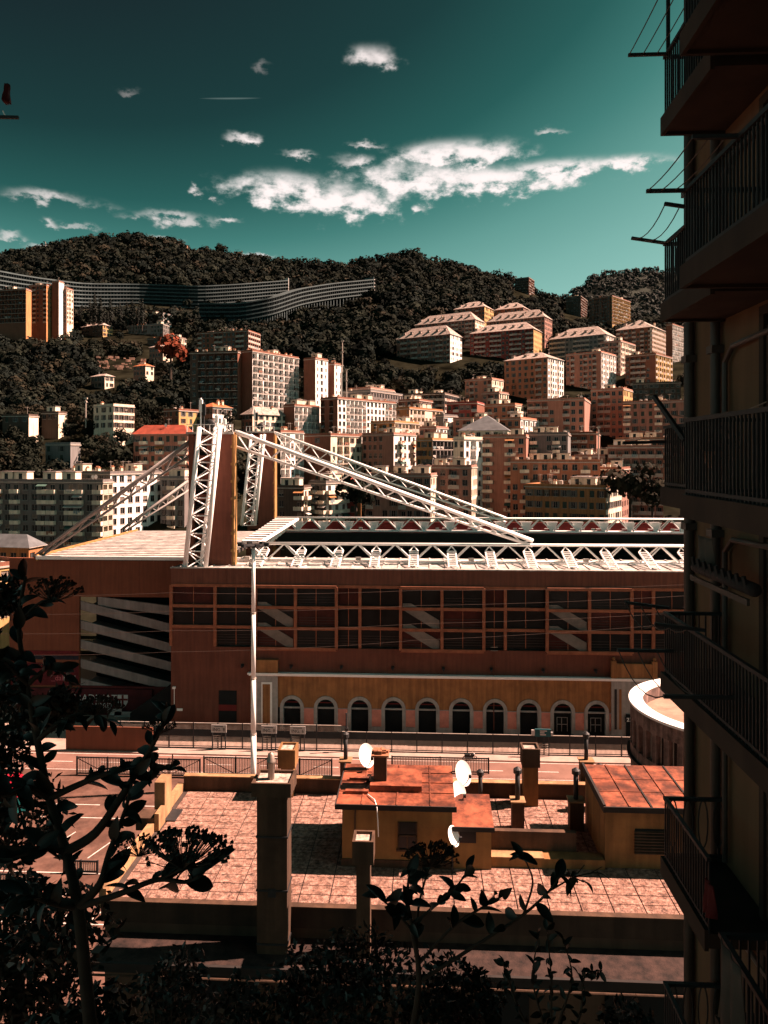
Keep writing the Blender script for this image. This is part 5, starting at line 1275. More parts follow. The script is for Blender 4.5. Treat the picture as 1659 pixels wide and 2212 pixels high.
# ledge under the cornice and the shaded front below
m_ledge = M('shaded_mottled_ledge', (.035, .019, .015), var=.95, scale=2.2, rough=.9, detail=10, bump=.3)  # shade under the cornice put into a dark, mottled colour
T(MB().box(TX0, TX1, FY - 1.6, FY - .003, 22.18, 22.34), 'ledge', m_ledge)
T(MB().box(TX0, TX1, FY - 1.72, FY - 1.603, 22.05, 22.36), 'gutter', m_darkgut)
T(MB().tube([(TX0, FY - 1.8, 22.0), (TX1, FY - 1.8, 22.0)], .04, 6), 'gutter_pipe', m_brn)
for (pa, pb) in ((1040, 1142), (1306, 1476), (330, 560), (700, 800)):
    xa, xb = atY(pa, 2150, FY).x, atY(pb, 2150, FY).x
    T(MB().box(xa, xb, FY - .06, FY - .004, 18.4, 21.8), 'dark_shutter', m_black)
def on_roof(px, py): return atZ(px, py, ZR)
def stack(label, px0, px1, ytop, ybase, depth, cap=None, capm=None, mat=None, d=None, open_top=True, name='chimney', flue=False, zlow=None, light_top=True):
    mat = mat or m_brn
    p = on_roof((px0 + px1) / 2, ybase) if d is None else at((px0 + px1) / 2, ybase, d)
    dd = proj(p)[2]; w = (px1 - px0) / FPX * dd; z1 = CZ + (HY - ytop) / FPX * dd; zb = ZR if zlow is None else zlow
    o = thing(name, label, 'chimney', (p.x, p.y, zb)); hh = z1 - zb
    if cap:
        cw = cap[0] / FPX * dd; ch = cap[1] / FPX * dd
        MB().box(-w / 2, w / 2, 0, depth, 0, hh - ch).build('shaft', mat, o)
        e = (cw - w) / 2
        c = MB(); x0, x1, y0, y1 = -w / 2 - e, w / 2 + e, -e, depth + e; t = .09
        c.box(x0, x1, y0, y0 + t, hh - ch + .003, hh); c.box(x0, x1, y1 - t, y1, hh - ch + .003, hh); c.box(x0, x0 + t, y0 + t, y1 - t, hh - ch + .003, hh); c.box(x1 - t, x1, y0 + t, y1 - t, hh - ch + .003, hh)
        c.build('cap', capm or mat, o)
        MB().box(x0 + t + .003, x1 - t - .003, y0 + t + .003, y1 - t - .003, hh - ch + .003, hh - .10).build('cap_floor', M('sooty_mortar', (.55, .45, .38), var=.5, scale=4, detail=8), o)
    else:
        MB().box(-w / 2, w / 2, 0, depth, 0, hh).build('shaft', mat, o)
    return o, hh, w, dd
# tall front chimney with metal flue
o, hh, w, dd = stack('tallest chimney, broad and ochre, standing at the front edge of the terrace', 554, 620, 1688, 2000, .85, (86, 30), m_brn, m_brn, d=26.2, zlow=18.0)
for k in range(3): MB().box(-w / 2 - .03, w / 2 + .03, -.03, .88, hh - 2.0 - k * 1.9, hh - 1.94 - k * 1.9).build('strap', m_iron, o)
MB().box(-.14, .14, -.02, .0, hh - 4.1, hh - 3.8).build('vent', m_iron, o)
MB().lathe([(.12, -.3), (.12, .45), (.17, .5), (.17, .56), (.12, .62), (.12, .8), (.02, .86)], (-.12, .45, hh), 12).build('flue', M('flue_steel', (.35, .28, .24), var=.2, rough=.5, metal=.5), o, smooth=True)
stack('square capped chimney just behind the tallest one', 606, 632, 1618, 1722, .75, (38, 40), m_och, m_och)
stack('low chimney with open square cap in front of the roof hut', 769, 799, 1814, 1975, .55, (46, 50), m_brn, m_brn, d=26.0, zlow=19.0)
stack('capped chimney behind the low light well wall, right of the dishes', 1131, 1162, 1617, 1742, .7, (38, 40), m_brn, m_och)
o, hh, w, dd = stack('rendered pillar on the left parapet', 333, 356, 1690, 1772, .9, None, None, m_och2)
MB().box(-w / 2 - .08, w / 2 + .5, -.1, 1.0, -.0, .06).build('foot', m_iron, o)
o = thing('masonry_box', 'small cubic masonry box against the left parapet', 'box', on_roof(313, 1794)); MB().box(-.42, .42, 0, .8, 0, .55).build('block', m_brn, o); MB().box(.423, .62, .0, .8, 0, .75).build('side_slab', m_och2, o)
# thin flues on blocks
def flue_on(label, px, ytop, ymid, ybase, bw, fr=.11, cowl=True, depth=.5, fl=None):
    p = on_roof(px, ybase); dd = proj(p)[2]; z1 = (ybase - ytop) / FPX * dd; zm = (ybase - ymid) / FPX * dd; w = bw / FPX * dd
    o = thing('flue_pipe', label, 'chimney', p)
    if zm > .05:
        MB().box(-w / 2, w / 2, 0, depth, 0, zm).build('block', m_brn, o); MB().box(-w / 2 - .06, w / 2 + .06, -.06, depth + .06, zm + .003, zm + .07).build('block_cap', m_och2, o)
    MB().tube([(0, depth / 2, zm + .05), (0, depth / 2, z1)], fr, 10).build('pipe', m_iron, o, smooth=True)
    if cowl: MB().lathe([(fr * .9, -.1), (fr * 1.7, -.05), (fr * 1.7, .12), (fr * .4, .22), (0, .22)], (0, depth / 2, z1), 10).build('cowl', m_iron, o)
    return o
flue_on('dark flue on a narrow block right of the annex', 1119, 1672, 1735, 1795, 26)
flue_on('left one of two dark flues on the block beside the bulkhead', 1246, 1674, 1734, 1796, 30)
flue_on('slim flue with cowl standing behind the satellite dishes', 1038, 1676, 1742, 1744, 10, .1)
flue_on('slender flue on a pale block at the back parapet, right', 1268, 1594, 1648, 1716, 27, .10)
flue_on('slender flue on an ochre block at the back parapet, left of the hut', 745, 1594, 1647, 1716, 22, .10)
flue_on('short flue standing on the rusty bulkhead roof', 1298, 1664, 1690, 1752, 24, .12)

# roof hut
m_hut = M('hut_ochre', (.42, .215, .075), var=.16, scale=.8, streak=.2, bump=.15, bscale=10)
hp = on_roof(738, 1873); hq = on_roof(976, 1873); HY0 = (hp.y + hq.y) / 2; hx0, hx1 = hp.x, hq.x; HZ = 2.42; HD = 3.5
hut = thing('roof_hut', 'ochre roof hut with rusty orange metal roof in the middle of the terrace', 'hut', (hx0, HY0, ZR)); HW = hx1 - hx0
MB().box(0, HW, 0, HD, 0, HZ).build('walls', m_hut, hut)
MB().box(-.05, HW + .05, -.05, HD, 0, .3).build('plinth', m_brn, hut)
ro = MB().box(-.22, HW + .12, -.22, HD + .2, HZ + .003, HZ + .15).build('roof', m_rust, hut)
MB().box(-.27, HW + .17, -.27, -.223, HZ - .04, HZ + .17).build('fascia', m_darkgut, hut)
MB().box(-.27, -.223, -.22, HD + .2, HZ - .04, HZ + .17).build('fascia', m_darkgut, hut)
for yy in (.95, 1.9, 2.85): MB().box(-.2, HW + .1, yy - .03, yy + .03, HZ + .153, HZ + .185).build('roof_seam', m_rust, hut)
for xx in (.8, 2.2, 3.55): MB().box(xx - .03, xx + .03, -.2, HD + .15, HZ + .153, HZ + .18).build('roof_seam', m_rust, hut)
MB().box(1.05, 3.2, .95, 2.7, HZ + .153, HZ + .42).build('roof_hatch', m_rust, hut)
MB().box(.1, .95, 1.9, 2.1, HZ + .153, HZ + .3).build('roof_kerb', m_rust, hut); MB().box(.05, 1.0, .7, .9, HZ + .153, HZ + .28).build('roof_kerb', m_rust, hut)
MB().box(1.18, 1.72, 1.35, 1.85, HZ + .423, HZ + 1.45).build('roof_stack', m_brn, hut); MB().box(1.08, 1.82, 1.25, 1.95, HZ + 1.453, HZ + 1.53).build('stack_cap', m_terra, hut)
st_ = MB()
for k in range(9): st_.box(1.12 + rnd.uniform(0, .5), 1.3 + rnd.uniform(0, .5), 1.3 + rnd.uniform(0, .3), 1.5 + rnd.uniform(0, .3), HZ + 1.533, HZ + 1.58 + rnd.uniform(0, .14))
st_.build('loose_tiles', m_terra, hut)
wx0, wx1, wz0, wz1 = 121 / 54., 163 / 54., (1873 - 1832) / 54., (1873 - 1774) / 54.
wi = MB().box(wx0, wx1, -.03, -.004, wz0, wz1).build('window', m_pane, hut)
MB().box(wx0 - .06, wx1 + .06, -.10, -.033, wz0 - .08, wz0).box(wx0, wx1, -.07, -.033, (wz0 + wz1) / 2 - .03, (wz0 + wz1) / 2 + .03).box((wx0 + wx1) / 2 - .03, (wx0 + wx1) / 2 + .03, -.06, -.033, wz0, (wz0 + wz1) / 2 - .033).box(wx0, wx0 + .06, -.07, -.033, wz0, wz1).box(wx1 - .06, wx1, -.07, -.033, wz0, wz1).build('frame', m_brn, wi)
MB().tube([(.55, -.06, HZ - .1), (.52, -.06, HZ - .4), (.52, -.06, .4)], .035, 6).build('drain_pipe', m_brn, hut)
cb_ = MB(); cb_.tube([(.98, .6, HZ + .2), (1.3, .1, HZ + .22), (1.42, -.29, HZ + .1), (1.46, -.3, HZ - .5), (1.47, -.12, HZ - 1.15)], .022, 5); cb_.build('cable', m_whitest, hut)
# annex
an = thing('annex', 'low annex with red sheet roof leaning on the right of the roof hut', 'hut', (hx1, HY0 + .02, ZR)); AW = 84 / 54.
MB().box(.01, AW, 0, 1.9, 0, 1.62).build('walls', m_hut, an); MB().prism([(-.15, 1.63), (-.15, 1.73), (2.1, 2.05), (2.1, 1.95)], .0, AW + .1, 'x').build('roof', m_rust, an)
MB().box(.0, AW + .12, -.2, -.153, 1.58, 1.76).build('fascia', m_darkgut, an)
MB().box(.3, .95, -.03, -.004, 1.05, 1.55).build('window', m_pane, an)
# light well wall and plinth
pw = on_roof(1060, 1862); lw = thing('light_well_wall', 'long low stained wall with ledge between annex and bulkhead', 'wall', (pw.x, pw.y, ZR)); LW = on_roof(1245, 1862).x - pw.x
MB().box(0, LW, .25, .5, .1, 1.15).build('wall', m_brn, lw); MB().box(-.2, LW + 1.0, -.35, .24, 0, .38).build('ledge', m_och, lw); MB().box(-.2, LW * .6, -.37, .2, .383, .42).build('ledge_cap', m_och2, lw)
# right bulkhead
bp0 = on_roof(1306, 1874); bk = thing('stair_bulkhead', 'large ochre stair bulkhead with patchy rusty roof, right side', 'hut', (bp0.x, bp0.y, ZR)); BW = 4.6; BD = 3.6; BZ = 2.42
MB().box(0, BW, 0, BD, 0, BZ).build('walls', m_och, bk)
MB().box(-.02, BW + .2, -.25, BD + .2, BZ + .003, BZ + .14).build('roof', m_rust, bk)
MB().box(-.12, -.023, -.25, BD + .2, BZ - .1, BZ + .22).build('fascia', m_darkgut, bk); MB().box(-.12, BW + .2, -.32, -.253, BZ - .06, BZ + .16).build('fascia', m_darkgut, bk)
for xx in (.9, 1.75, 2.6, 3.45): MB().box(xx, xx + .07, -.23, BD + .15, BZ + .143, BZ + .175).build('roof_seam', m_darkgut if xx in (1.75, 3.45) else m_rust, bk)
for yy in (1.1, 2.3): MB().box(.05, BW, yy, yy + .05, BZ + .143, BZ + .16).build('roof_seam', m_rust, bk)
gl = MB().box(1.18, 2.48, -.02, -.004, .58, 1.6).build('louvre_grille', m_black, bk)
for k in range(8): MB().prism([(-.10, .62 + k * .12), (-.022, .66 + k * .12), (-.022, .69 + k * .12), (-.10, .65 + k * .12)], 1.15, 2.5, 'x').build('louvre', m_brn, gl)
# satellite dishes
m_dish = M('dish_enamel', (.80, .77, .74), var=.06, scale=2, rough=.4, alb=1.)
def dish(label, px, py, d, r, face=(.55, -.72, .38), stem=None):
    c = at(px, py, d); f = Vector(face).normalized(); u = f.cross(Vector((0, 0, 1))).normalized(); v = u.cross(f)
    o = thing('satellite_dish', label, 'satellite dish', (c.x, c.y, ZR if stem is None else stem)); oc = c - Vector(o.location)
    m = MB(); n = 24; rings = [(0, 0), (.35, .02), (.7, .08), (1, .18)]
    for (q, dz) in rings:
        for k in range(n):
            t = 2 * math.pi * k / n; m.v.append(tuple(oc + (u * math.cos(t) * .78 + v * math.sin(t)) * r * q + f * dz * r))
    for j in range(3):
        for k in range(n): k2 = (k + 1) % n; m.f.append((j * n + k, j * n + k2, (j + 1) * n + k2, (j + 1) * n + k)); m.m.append(0)
    m.build('reflector', m_dish, o, smooth=True, fix=False)
    MB().tube([(oc.x, oc.y, 0), oc - f * .05], .04, 8).build('mast', m_iron, o)
    MB().tube([oc - v * r * .9, oc + f * r * .9 - v * r * .3], .02, 6).build('arm', m_iron, o); q = oc + f * r * .9 - v * r * .3
    MB().box(q.x - .06, q.x + .06, q.y - .06, q.y + .06, q.z - .06, q.z + .06).build('feed_horn', m_iron, o)
    return o
dish('white satellite dish behind the stack on the hut roof', 790, 1632, 33.0, .52, stem=ZR + HZ)
dish('upper white satellite dish right of the hut', 998, 1670, 32.6, .54)
dish('lower white satellite dish overlapping the annex roof', 988, 1712, 31.6, .48)
dish('small spotted dish on the annex wall above the shrub', 977, 1806, 29.3, .40, face=(.7, -.55, .4))

# ------------------------------------------------------------------ tall apartment house on the right
m_rwall = M('right_house_wall', (.21, .115, .06), var=.12, scale=.5, streak=.2)
m_rslab = M('right_house_slab', (.06, .036, .025), var=.25, scale=1, streak=.3)
m_pipe = M('drain_pipe', (.09, .065, .055), var=.2, rough=.5)
XW, YE = 4.8, 13.8
rb = thing('right_apartment_house', 'tall dark apartment house with balconies filling the right edge', 'building', (XW, YE, 0))
def Q(mb, name, mats, parent=None, **k):
    mb.v = [(x - XW, y - YE, z) for (x, y, z) in mb.v]; return mb.build(name, mats, parent or rb, **k)
Q(MB().box(XW, XW + 9, -16, YE, 0, 64), 'wall', m_rwall)
for px, r in ((1500, .09), (1558, .08)):
    y = atX(px, 900, XW).y
    Q(MB().tube([(XW - .1, y, 20), (XW - .1, y, 64)], r, 10), 'drain_pipe', m_pipe, smooth=True)
    for k in range(14): Q(MB().box(XW - .2, XW - .003, y - .12, y + .12, 21 + k * 2.95, 21.12 + k * 2.95), 'pipe_clamp', m_pipe)
floors = [27.5, 30.4, 33.35, 36.3, 39.26, 42.18, 45.16, 48.1, 51.0]
for z in floors:
    for (y0, y1) in ((9.2, 10.5), (6.6, 7.6), (3.6, 4.8)):
        fr = Q(MB().box(XW - .05, XW - .004, y0, y1, z + .25, z + 2.55), 'shutter_door', m_shut[1])
        for k in range(11): Q(MB().box(XW - .075, XW - .052, y0 + .06, (y0 + y1) / 2 - .02, z + .4 + k * .19, z + .5 + k * .19).box(XW - .075, XW - .052, (y0 + y1) / 2 + .02, y1 - .06, z + .4 + k * .19, z + .5 + k * .19), 'slat', m_shut[1], fr)
        Q(MB().box(XW - .09, XW - .003, y0 - .14, y0 - .003, z + .2, z + 2.7).box(XW - .09, XW - .003, y1 + .003, y1 + .14, z + .2, z + 2.7).box(XW - .09, XW - .003, y0 - .14, y1 + .14, z + 2.703, z + 2.83), 'door_frame', m_rslab)
    # conduit bends along the wall
    yb_ = atX(1565, 900, XW).y
    Q(MB().tube([(XW - .08, yb_ - .2, z + .3), (XW - .08, yb_ - .2, z + 2.2), (XW - .08, yb_ - .5, z + 2.42), (XW - .08, yb_ - 3.0, z + 2.5)], .045, 8), 'conduit', m_pipe)
def rbalcony(z, xo, y0, y1, gap=.095, style='bars'):
    th = .2
    bl = Q(MB().box(xo, XW - .003, y0, y1, z, z + th), 'balcony', m_rslab)
    Q(MB().box(xo - .06, xo - .003, y0, y1 + .06, z - .04, z + th + .05).box(xo - .003, XW - .003, y1 + .003, y1 + .06, z - .04, z + th + .05), 'slab_edge', m_rslab, bl)
    top = z + th + 1.02
    Q(MB().box(xo - .03, xo + .03, y0, y1 + .03, top - .05, top).box(xo + .031, XW - .004, y1 - .03, y1 + .03, top - .05, top), 'handrail', m_iron, bl)
    Q(MB().box(xo - .015, xo + .015, y0, y1, z + th + .08, z + th + .12).box(xo + .02, XW - .004, y1 - .015, y1 + .015, z + th + .08, z + th + .12), 'bottom_rail', m_iron, bl)
    m = MB(); n = int((y1 - y0) / gap)
    if style == 'bars':
        for k in range(n + 1): yy = y0 + (y1 - y0) * k / n; m.box(xo - .011, xo + .011, yy - .011, yy + .011, z + th, top - .05)
        n2 = int((XW - xo) / gap)
        for k in range(1, n2): xx = xo + (XW - xo) * k / n2; m.box(xx - .011, xx + .011, y1 - .011, y1 + .011, z + th, top - .05)
    else:
        n2 = 4
        for k in range(n2):
            xx = xo + (XW - xo) * (k + .5) / n2; w = (XW - xo) / n2 * .32
            P = [(xx + w * math.sin(t) * (1 if t < 3.14 else 1), y1, z + th + .6 + .38 * math.cos(t)) for t in np.linspace(0, 6.283, 14)]
            m.tube(P, .012, 4, cap=False); m.box(xx - .011, xx + .011, y1 - .01, y1 + .01, z + th, z + th + .22)
        for k in range(n + 1): yy = y0 + (y1 - y0) * k / n; m.box(xo - .011, xo + .011, yy - .011, yy + .011, z + th, top - .05)
    structure(Q(m, 'balusters', m_iron, bl), 'stuff')
    return top
for i, z in enumerate(floors):
    if abs(z - 36.3) < .1: rbalcony(z, 3.86, .5, 12.0)
    elif z < 36: rbalcony(z, 3.86, 10.2, 12.0, style='loops'); rbalcony(z, 3.4, .5, 8.6)
    else: rbalcony(z, 3.86, 10.0, 12.0); rbalcony(z, 3.35, .5, 9.6)
# laundry racks
def rack(label, z, x_in, x_out, ya, yb_, up=0., tilt=0.):
    o = thing('laundry_rack', label, 'laundry rack', (x_in, ya, z))
    L = x_out - x_in
    for yy in (0, yb_ - ya): MB().bar((0, yy, 0), (L, yy, up), .045).build('arm', m_iron, o)
    for k in range(3):
        t = .98 - k * .33; pts = []
        for q in range(7): s = q / 6; pts.append((L * t, (yb_ - ya) * s, up * t - .16 * 4 * s * (1 - s) * tilt))
        MB().tube(pts, .009, 4).build('line', m_wire, o)
    return o
rack('topmost laundry rack jutting from the upper balcony against the sky', 46.35, 3.9, 3.25, 10.3, 11.9, 0, .1)
rack('laundry rack of the long balcony below, seen against the sky', 43.38, 3.37, 2.85, 8.0, 9.6, 0, .3)
rack('laundry rack with sagging lines just above the far hill', 43.35, 3.9, 3.3, 10.3, 11.9, .1, 1.0)
rack('laundry rack in front of the stadium glazing', 37.6, 3.88, 3.2, 10.4, 11.9, .08, 1.2)
rack('low laundry rack below the stadium glazing', 37.0, 3.88, 3.0, 9.4, 11.6, .0, 1.5)
p0 = atX(1478, 950, 3.86)
tag(MB().bar((0, 0, 0), tuple(at(1412, 856, 11.6) - p0), .06).build('laundry_pole', m_iron, None, p0), 'dark slanting pole rising from the flower pot balcony', 'pole')
tag(MB().bar((0, 0, 0), tuple(at(1345, 957, 11.8) - at(1480, 953, 11.8)), .05).build('laundry_pole', m_iron, None, at(1480, 953, 11.8)), 'thin level pole at the flower pot balcony', 'pole')
tag(MB().tube([(0, 0, 0), tuple(at(1545, 915, 10.8) - at(1424, 890, 11.6)), tuple(at(1655, 868, 9.2) - at(1424, 890, 11.6))], .008, 4).build('laundry_line', M('pale_cord', (.4, .3, .24)), None, at(1424, 890, 11.6)), 'pale cord from the slanting pole to the house wall', 'cord')
# mast of upper balcony, cloths, flower pot
tag(MB().bar((0, 0, 0), (0, 0, 4.4), .05).build('awning_post', m_iron, None, (3.87, 11.9, 46.3)), 'upright dark post on the topmost balcony corner', 'post')
m_cloth = [M('cloth_white', (.11, .085, .07), var=.2), M('cloth_red', (.16, .014, .014), var=.2), M('cloth_dark', (.06, .04, .04), var=.3)]
def cloth(label, p, w, h, mat, axis='y'):
    m = MB(); n = 10; k = 6
    for i in range(n + 1):
        for j in range(k + 1):
            s = i / n; t = j / k; off = .05 * math.sin(s * 14 + t * 2) * (.3 + t)
            m.v.append((off, (s - .5) * w, -t * h) if axis == 'y' else ((s - .5) * w, off, -t * h))
    for i in range(n):
        for j in range(k): a = i * (k + 1) + j; m.f.append((a, a + k + 1, a + k + 2, a + 1)); m.m.append(0)
    o = m.build('hanging_cloth', mat, None, p, smooth=True, fix=False); sm = o.modifiers.new('thick', 'SOLIDIFY'); sm.thickness = .01
    return tag(o, label, 'laundry')
cloth('dark garment hanging at the balcony corner against the sky', at(1468, 500, 11.4), .28, .62, m_cloth[2])
cloth('small red cloth on the lowest right balcony', at(1530, 1905, 8.2), .22, .35, m_cloth[1])
cloth('long pale sheet hanging at the bottom right corner', at(1575, 2060, 7.2), .5, .8, m_cloth[0])
cloth('striped cloth hanging from the awning under the flower pot balcony', at(1520, 1160, 11.2), .6, .45, m_cloth[0])
# awning boxes under balcony
for z, y0, y1, lb in ((38.3, 9.6, 11.6, 'rolled awning under the flower pot balcony'), (38.2, 6.2, 8.6, 'second rolled awning nearer the viewer at the right edge')):
    o = thing('rolled_awning', lb, 'awning', (4.2, y0, z)); MB().tube([(0, 0, 0), (0, y1 - y0, 0)], .09, 10).build('roll', m_cloth[2], o, smooth=True)
    MB().box(-.1, -.06, 0, y1 - y0, -.2, -.12).build('front_bar', m_pipe, o)
    for k in range(9): MB().tube([(-.05, .1 + k * (y1 - y0 - .2) / 8, -.05), (-.1, .1 + k * (y1 - y0 - .2) / 8, .16)], .03, 5).build('hook', m_iron, o)
fpz = 40.2; fp = at(1542, 975, 9.9); fpt = thing('potted_plant', 'potted plant hanging on the railing of the right house', 'plant', fp)
MB().lathe([(0, -.22), (.1, -.22), (.15, 0), (.13, 0), (.0, -.03)], n=12).build('pot', m_terra, fpt, smooth=False)
lf = MB()
for k in range(90):
    a = rnd.uniform(0, 6.28); r = rnd.uniform(0, .32); z = rnd.uniform(-.12, .25); c = Vector((r * math.cos(a), r * math.sin(a), z)); s = .045
    lf.face([c, c + Vector((s, s * .4, .01)), c + Vector((s * .3, s, .05)), c + Vector((-s * .5, s * .5, .03))])
lf.build('leaves', M('pot_leaf', (.05, .07, .03)), fpt, fix=False)
# rod and cloth at the left edge of the view
o = thing('laundry_rod', 'short dark rod poking in at the upper left edge', 'rod', at(-60, 252, 8)); MB().bar((0, 0, 0), tuple(at(40, 254, 8) - at(-60, 252, 8)), .03).build('rod', m_iron, o)
MB().bar(tuple(at(6, 240, 8) - at(-60, 252, 8)), tuple(at(12, 252, 8) - at(-60, 252, 8)), .012).build('peg', m_whitest, o)
cloth('dark red cloth strip at the upper left edge', at(14, 182, 8), .05, .2, M('cloth_maroon', (.14, .02, .02)), 'x')
# red and teal double deck bus parked at the left edge
m_bred = M('bus_red', (.55, .02, .05), var=.1, rough=.4); m_bteal = M('bus_teal', (.008, .13, .13), var=.15, rough=.4)
q1 = atZ(52, 1750, 0)
bus = thing('double_deck_bus', 'red and teal double deck bus parked at the lower left edge', 'bus', (q1.x, q1.y, -.05), R(42))
MB().prism([(-10, .45), (0, .45), (.05, 1.2), (0, 2.25), (-10, 2.25)], -1.25, 1.25).build('lower_body', m_bteal, bus)
MB().prism([(-10, 2.253), (0, 2.253), (.1, 3.0), (-.1, 4.1), (-10, 4.1)], -1.27, 1.27).build('upper_body', m_bred, bus)
for k in range(5):
    x = -1.6 - k * 1.75
    wn = MB().box(x - 1.5, x, -1.31, -1.273, 2.75, 3.65).build('upper_window', m_pane, bus); MB().box(x - 1.3, x - .2, -1.325, -1.312, 2.9, 3.3).build('curtain', m_room, wn)
    MB().box(x - 1.4, x - .1, -1.29, -1.253, 1.35, 2.05).build('lower_window', m_frame, bus); MB().box(x - 1.25, x - .25, -1.3, -1.292, 1.45, 1.95).build('lower_pane', m_pane, bus)
for x in (-1.8, -7.6):
    wl = MB().tube([(x, -1.3, .5), (x, -1.05, .5)], .5, 18).build('wheel', m_iron, bus); MB().tube([(x, -1.34, .5), (x, -1.303, .5)], .26, 14).build('rim', m_slab, wl)
MB().box(.06, .1, -1.1, 1.1, 1.2, 2.1).build('windscreen', m_pane, bus)
for yy in (-.95, .95): MB().tube([(.02, yy, .75), (.12, yy, .75)], .14, 12).build('headlight', m_frame, bus)

# ------------------------------------------------------------------ plants in front of the viewer
m_leaf = [M('dark_leaf_a', (.018, .023, .016), var=.3, scale=3, rough=.45, spec=.35), M('dark_leaf_b', (.023, .026, .018), var=.3, scale=3, rough=.5, spec=.3), M('brown_leaf', (.055, .032, .019), var=.35, scale=5, rough=.7)]
m_stem = M('plant_stem', (.05, .035, .025), var=.3, scale=6)
pr = random.Random(21)
def leaf_mesh(L, W, bend, mat):
    m = MB(); n = 7
    for i in range(n + 1):
        t = i / n; w = W * math.sin(math.pi * min(1, t * .92 + .04)) ** .8 * (1 - .25 * t); z = -bend * L * t * t
        y = L * (math.sin(t * bend * 1.2) / (bend * 1.2) if bend > .05 else t)
        if i == n: w = 0.002
        m.v += [(-w / 2, y, z + w * .22), (0, y, z), (w / 2, y, z + w * .22)]
    for i in range(n):
        a = i * 3
        m.f += [(a, a + 1, a + 4, a + 3), (a + 1, a + 2, a + 5, a + 4)]; m.m += [0, 0]
    return m.mesh('leaf', mat, smooth=True, fix=False)
leafs = [leaf_mesh(.17, .085, .25, m_leaf[0]), leaf_mesh(.15, .08, .5, m_leaf[1]), leaf_mesh(.19, .10, .15, m_leaf[0]), leaf_mesh(.13, .07, .7, m_leaf[1]), leaf_mesh(.12, .06, .3, m_leaf[2])]
small = [leaf_mesh(.075, .038, .3, m_leaf[1]), leaf_mesh(.065, .03, .5, m_leaf[0])]
from mathutils import Matrix
def place_leaf(parent, base, p, direction, s=1., pool=None, roll=None):
    d = Vector(direction).normalized(); up = Vector((pr.uniform(-.7, .7), pr.uniform(-1, .1), pr.uniform(.2, 1.)))
    x = d.cross(up); x = x.normalized() if x.length > 1e-3 else d.orthogonal().normalized(); z = x.cross(d)
    o = obj('leaf', pr.choice(pool or leafs[:4]), parent)
    mt = Matrix((x, d, z)).transposed().to_4x4() @ Matrix.Scale(s, 4); mt.translation = Vector(p) - base; o.matrix_local = mt
    return o
def smooth_path(pts, k=5):
    P = [Vector(p) for p in pts]; out = []
    for i in range(len(P) - 1):
        p0 = P[max(i - 1, 0)]; p1 = P[i]; p2 = P[i + 1]; p3 = P[min(i + 2, len(P) - 1)]
        for q in range(k):
            t = q / k; out.append(.5 * ((2 * p1) + (p2 - p0) * t + (2 * p0 - 5 * p1 + 4 * p2 - p3) * t * t + (3 * p1 - p0 - 3 * p2 + p3) * t ** 3))
    out.append(P[-1]); return out
def branch(parent, base, pts, r0, r1, nleaf, s=1., start=.25, pool=None, name='branch', spread=1.0):
    W = smooth_path([at(*p) for p in pts]); MB().tube([w - base for w in W], r0, 7, r2=r1).build(name, m_stem, parent, smooth=True)
    for k in range(nleaf):
        t = start + (1 - start) * (k + pr.random()) / nleaf; i = min(int(t * (len(W) - 1)), len(W) - 2)
        p = W[i].lerp(W[i + 1], t * (len(W) - 1) - i); dirn = (W[i + 1] - W[i]).normalized()
        side = Vector((pr.uniform(-1, 1), pr.uniform(-.7, .7), pr.uniform(-.6, .8))) * spread
        place_leaf(parent, base, p, dirn * .5 + side, s * pr.uniform(.7, 1.25), pool)
    return W
def umbel(parent, base, p, size, n=70, up=Vector((.15, 0, 1)), mat=None):
    p = Vector(p) - base; m = MB()
    for k in range(n):
        a = pr.uniform(0, 6.28); r = math.sqrt(pr.random()) * size; e = p + up.normalized() * size * (.75 - .35 * (r / size) ** 2) + Vector((math.cos(a) * r, math.sin(a) * r * .6, pr.uniform(-.1, .12) * size))
        mid = p.lerp(e, .55) + Vector((0, 0, -.05 * size))
        m.tube([p, mid, e], size * .012, 3, cap=False)
        for q in range(3):
            c = e + Vector((pr.uniform(-1, 1), pr.uniform(-1, 1), pr.uniform(-1, 1))) * size * .07; s = size * .045
            m.face([c + Vector((-s, 0, -s)), c + Vector((s, 0, -s * .6)), c + Vector((s * .4, s, s)), c + Vector((-s * .6, -s * .4, s * .8))])
    structure(m.build('flower_head', mat or m_leaf[0], parent, fix=False), 'stuff')
# the big shrub tree on the left
b0 = at(200, 2300, 4.3)
tr = thing('shrub_tree', 'dark big leaved shrub tree silhouetted along the left edge', 'tree', b0)
branch(tr, b0, [(205, 2320, 4.3), (186, 2130, 4.4), (168, 1960, 4.5), (142, 1840, 4.7), (106, 1725, 4.9), (80, 1600, 5.0), (58, 1480, 5.1), (40, 1350, 5.2), (55, 1245, 5.3)], .043, .012, 53, 0.93, .3, name='trunk', spread=1.1)
branch(tr, b0, [(142, 1840, 4.7), (205, 1800, 4.7), (262, 1720, 4.8), (312, 1640, 4.9), (345, 1580, 4.9), (372, 1530, 5)], .035, .008, 23, 0.74)
branch(tr, b0, [(106, 1725, 4.9), (170, 1695, 4.9), (240, 1668, 4.9), (320, 1652, 5.0), (378, 1660, 5.0)], .026, .007, 23, 0.82)
branch(tr, b0, [(168, 1960, 4.5), (215, 1910, 4.5), (236, 1840, 4.6), (270, 1750, 4.7), (285, 1690, 4.8)], .03, .008, 19, 0.93)
branch(tr, b0, [(80, 1600, 5.0), (130, 1560, 5.0), (190, 1540, 5.1), (240, 1560, 5.1)], .022, .006, 19, 0.82, pool=leafs)
branch(tr, b0, [(58, 1480, 5.1), (110, 1440, 5.1), (150, 1470, 5.2)], .02, .006, 15, 0.82, pool=leafs)
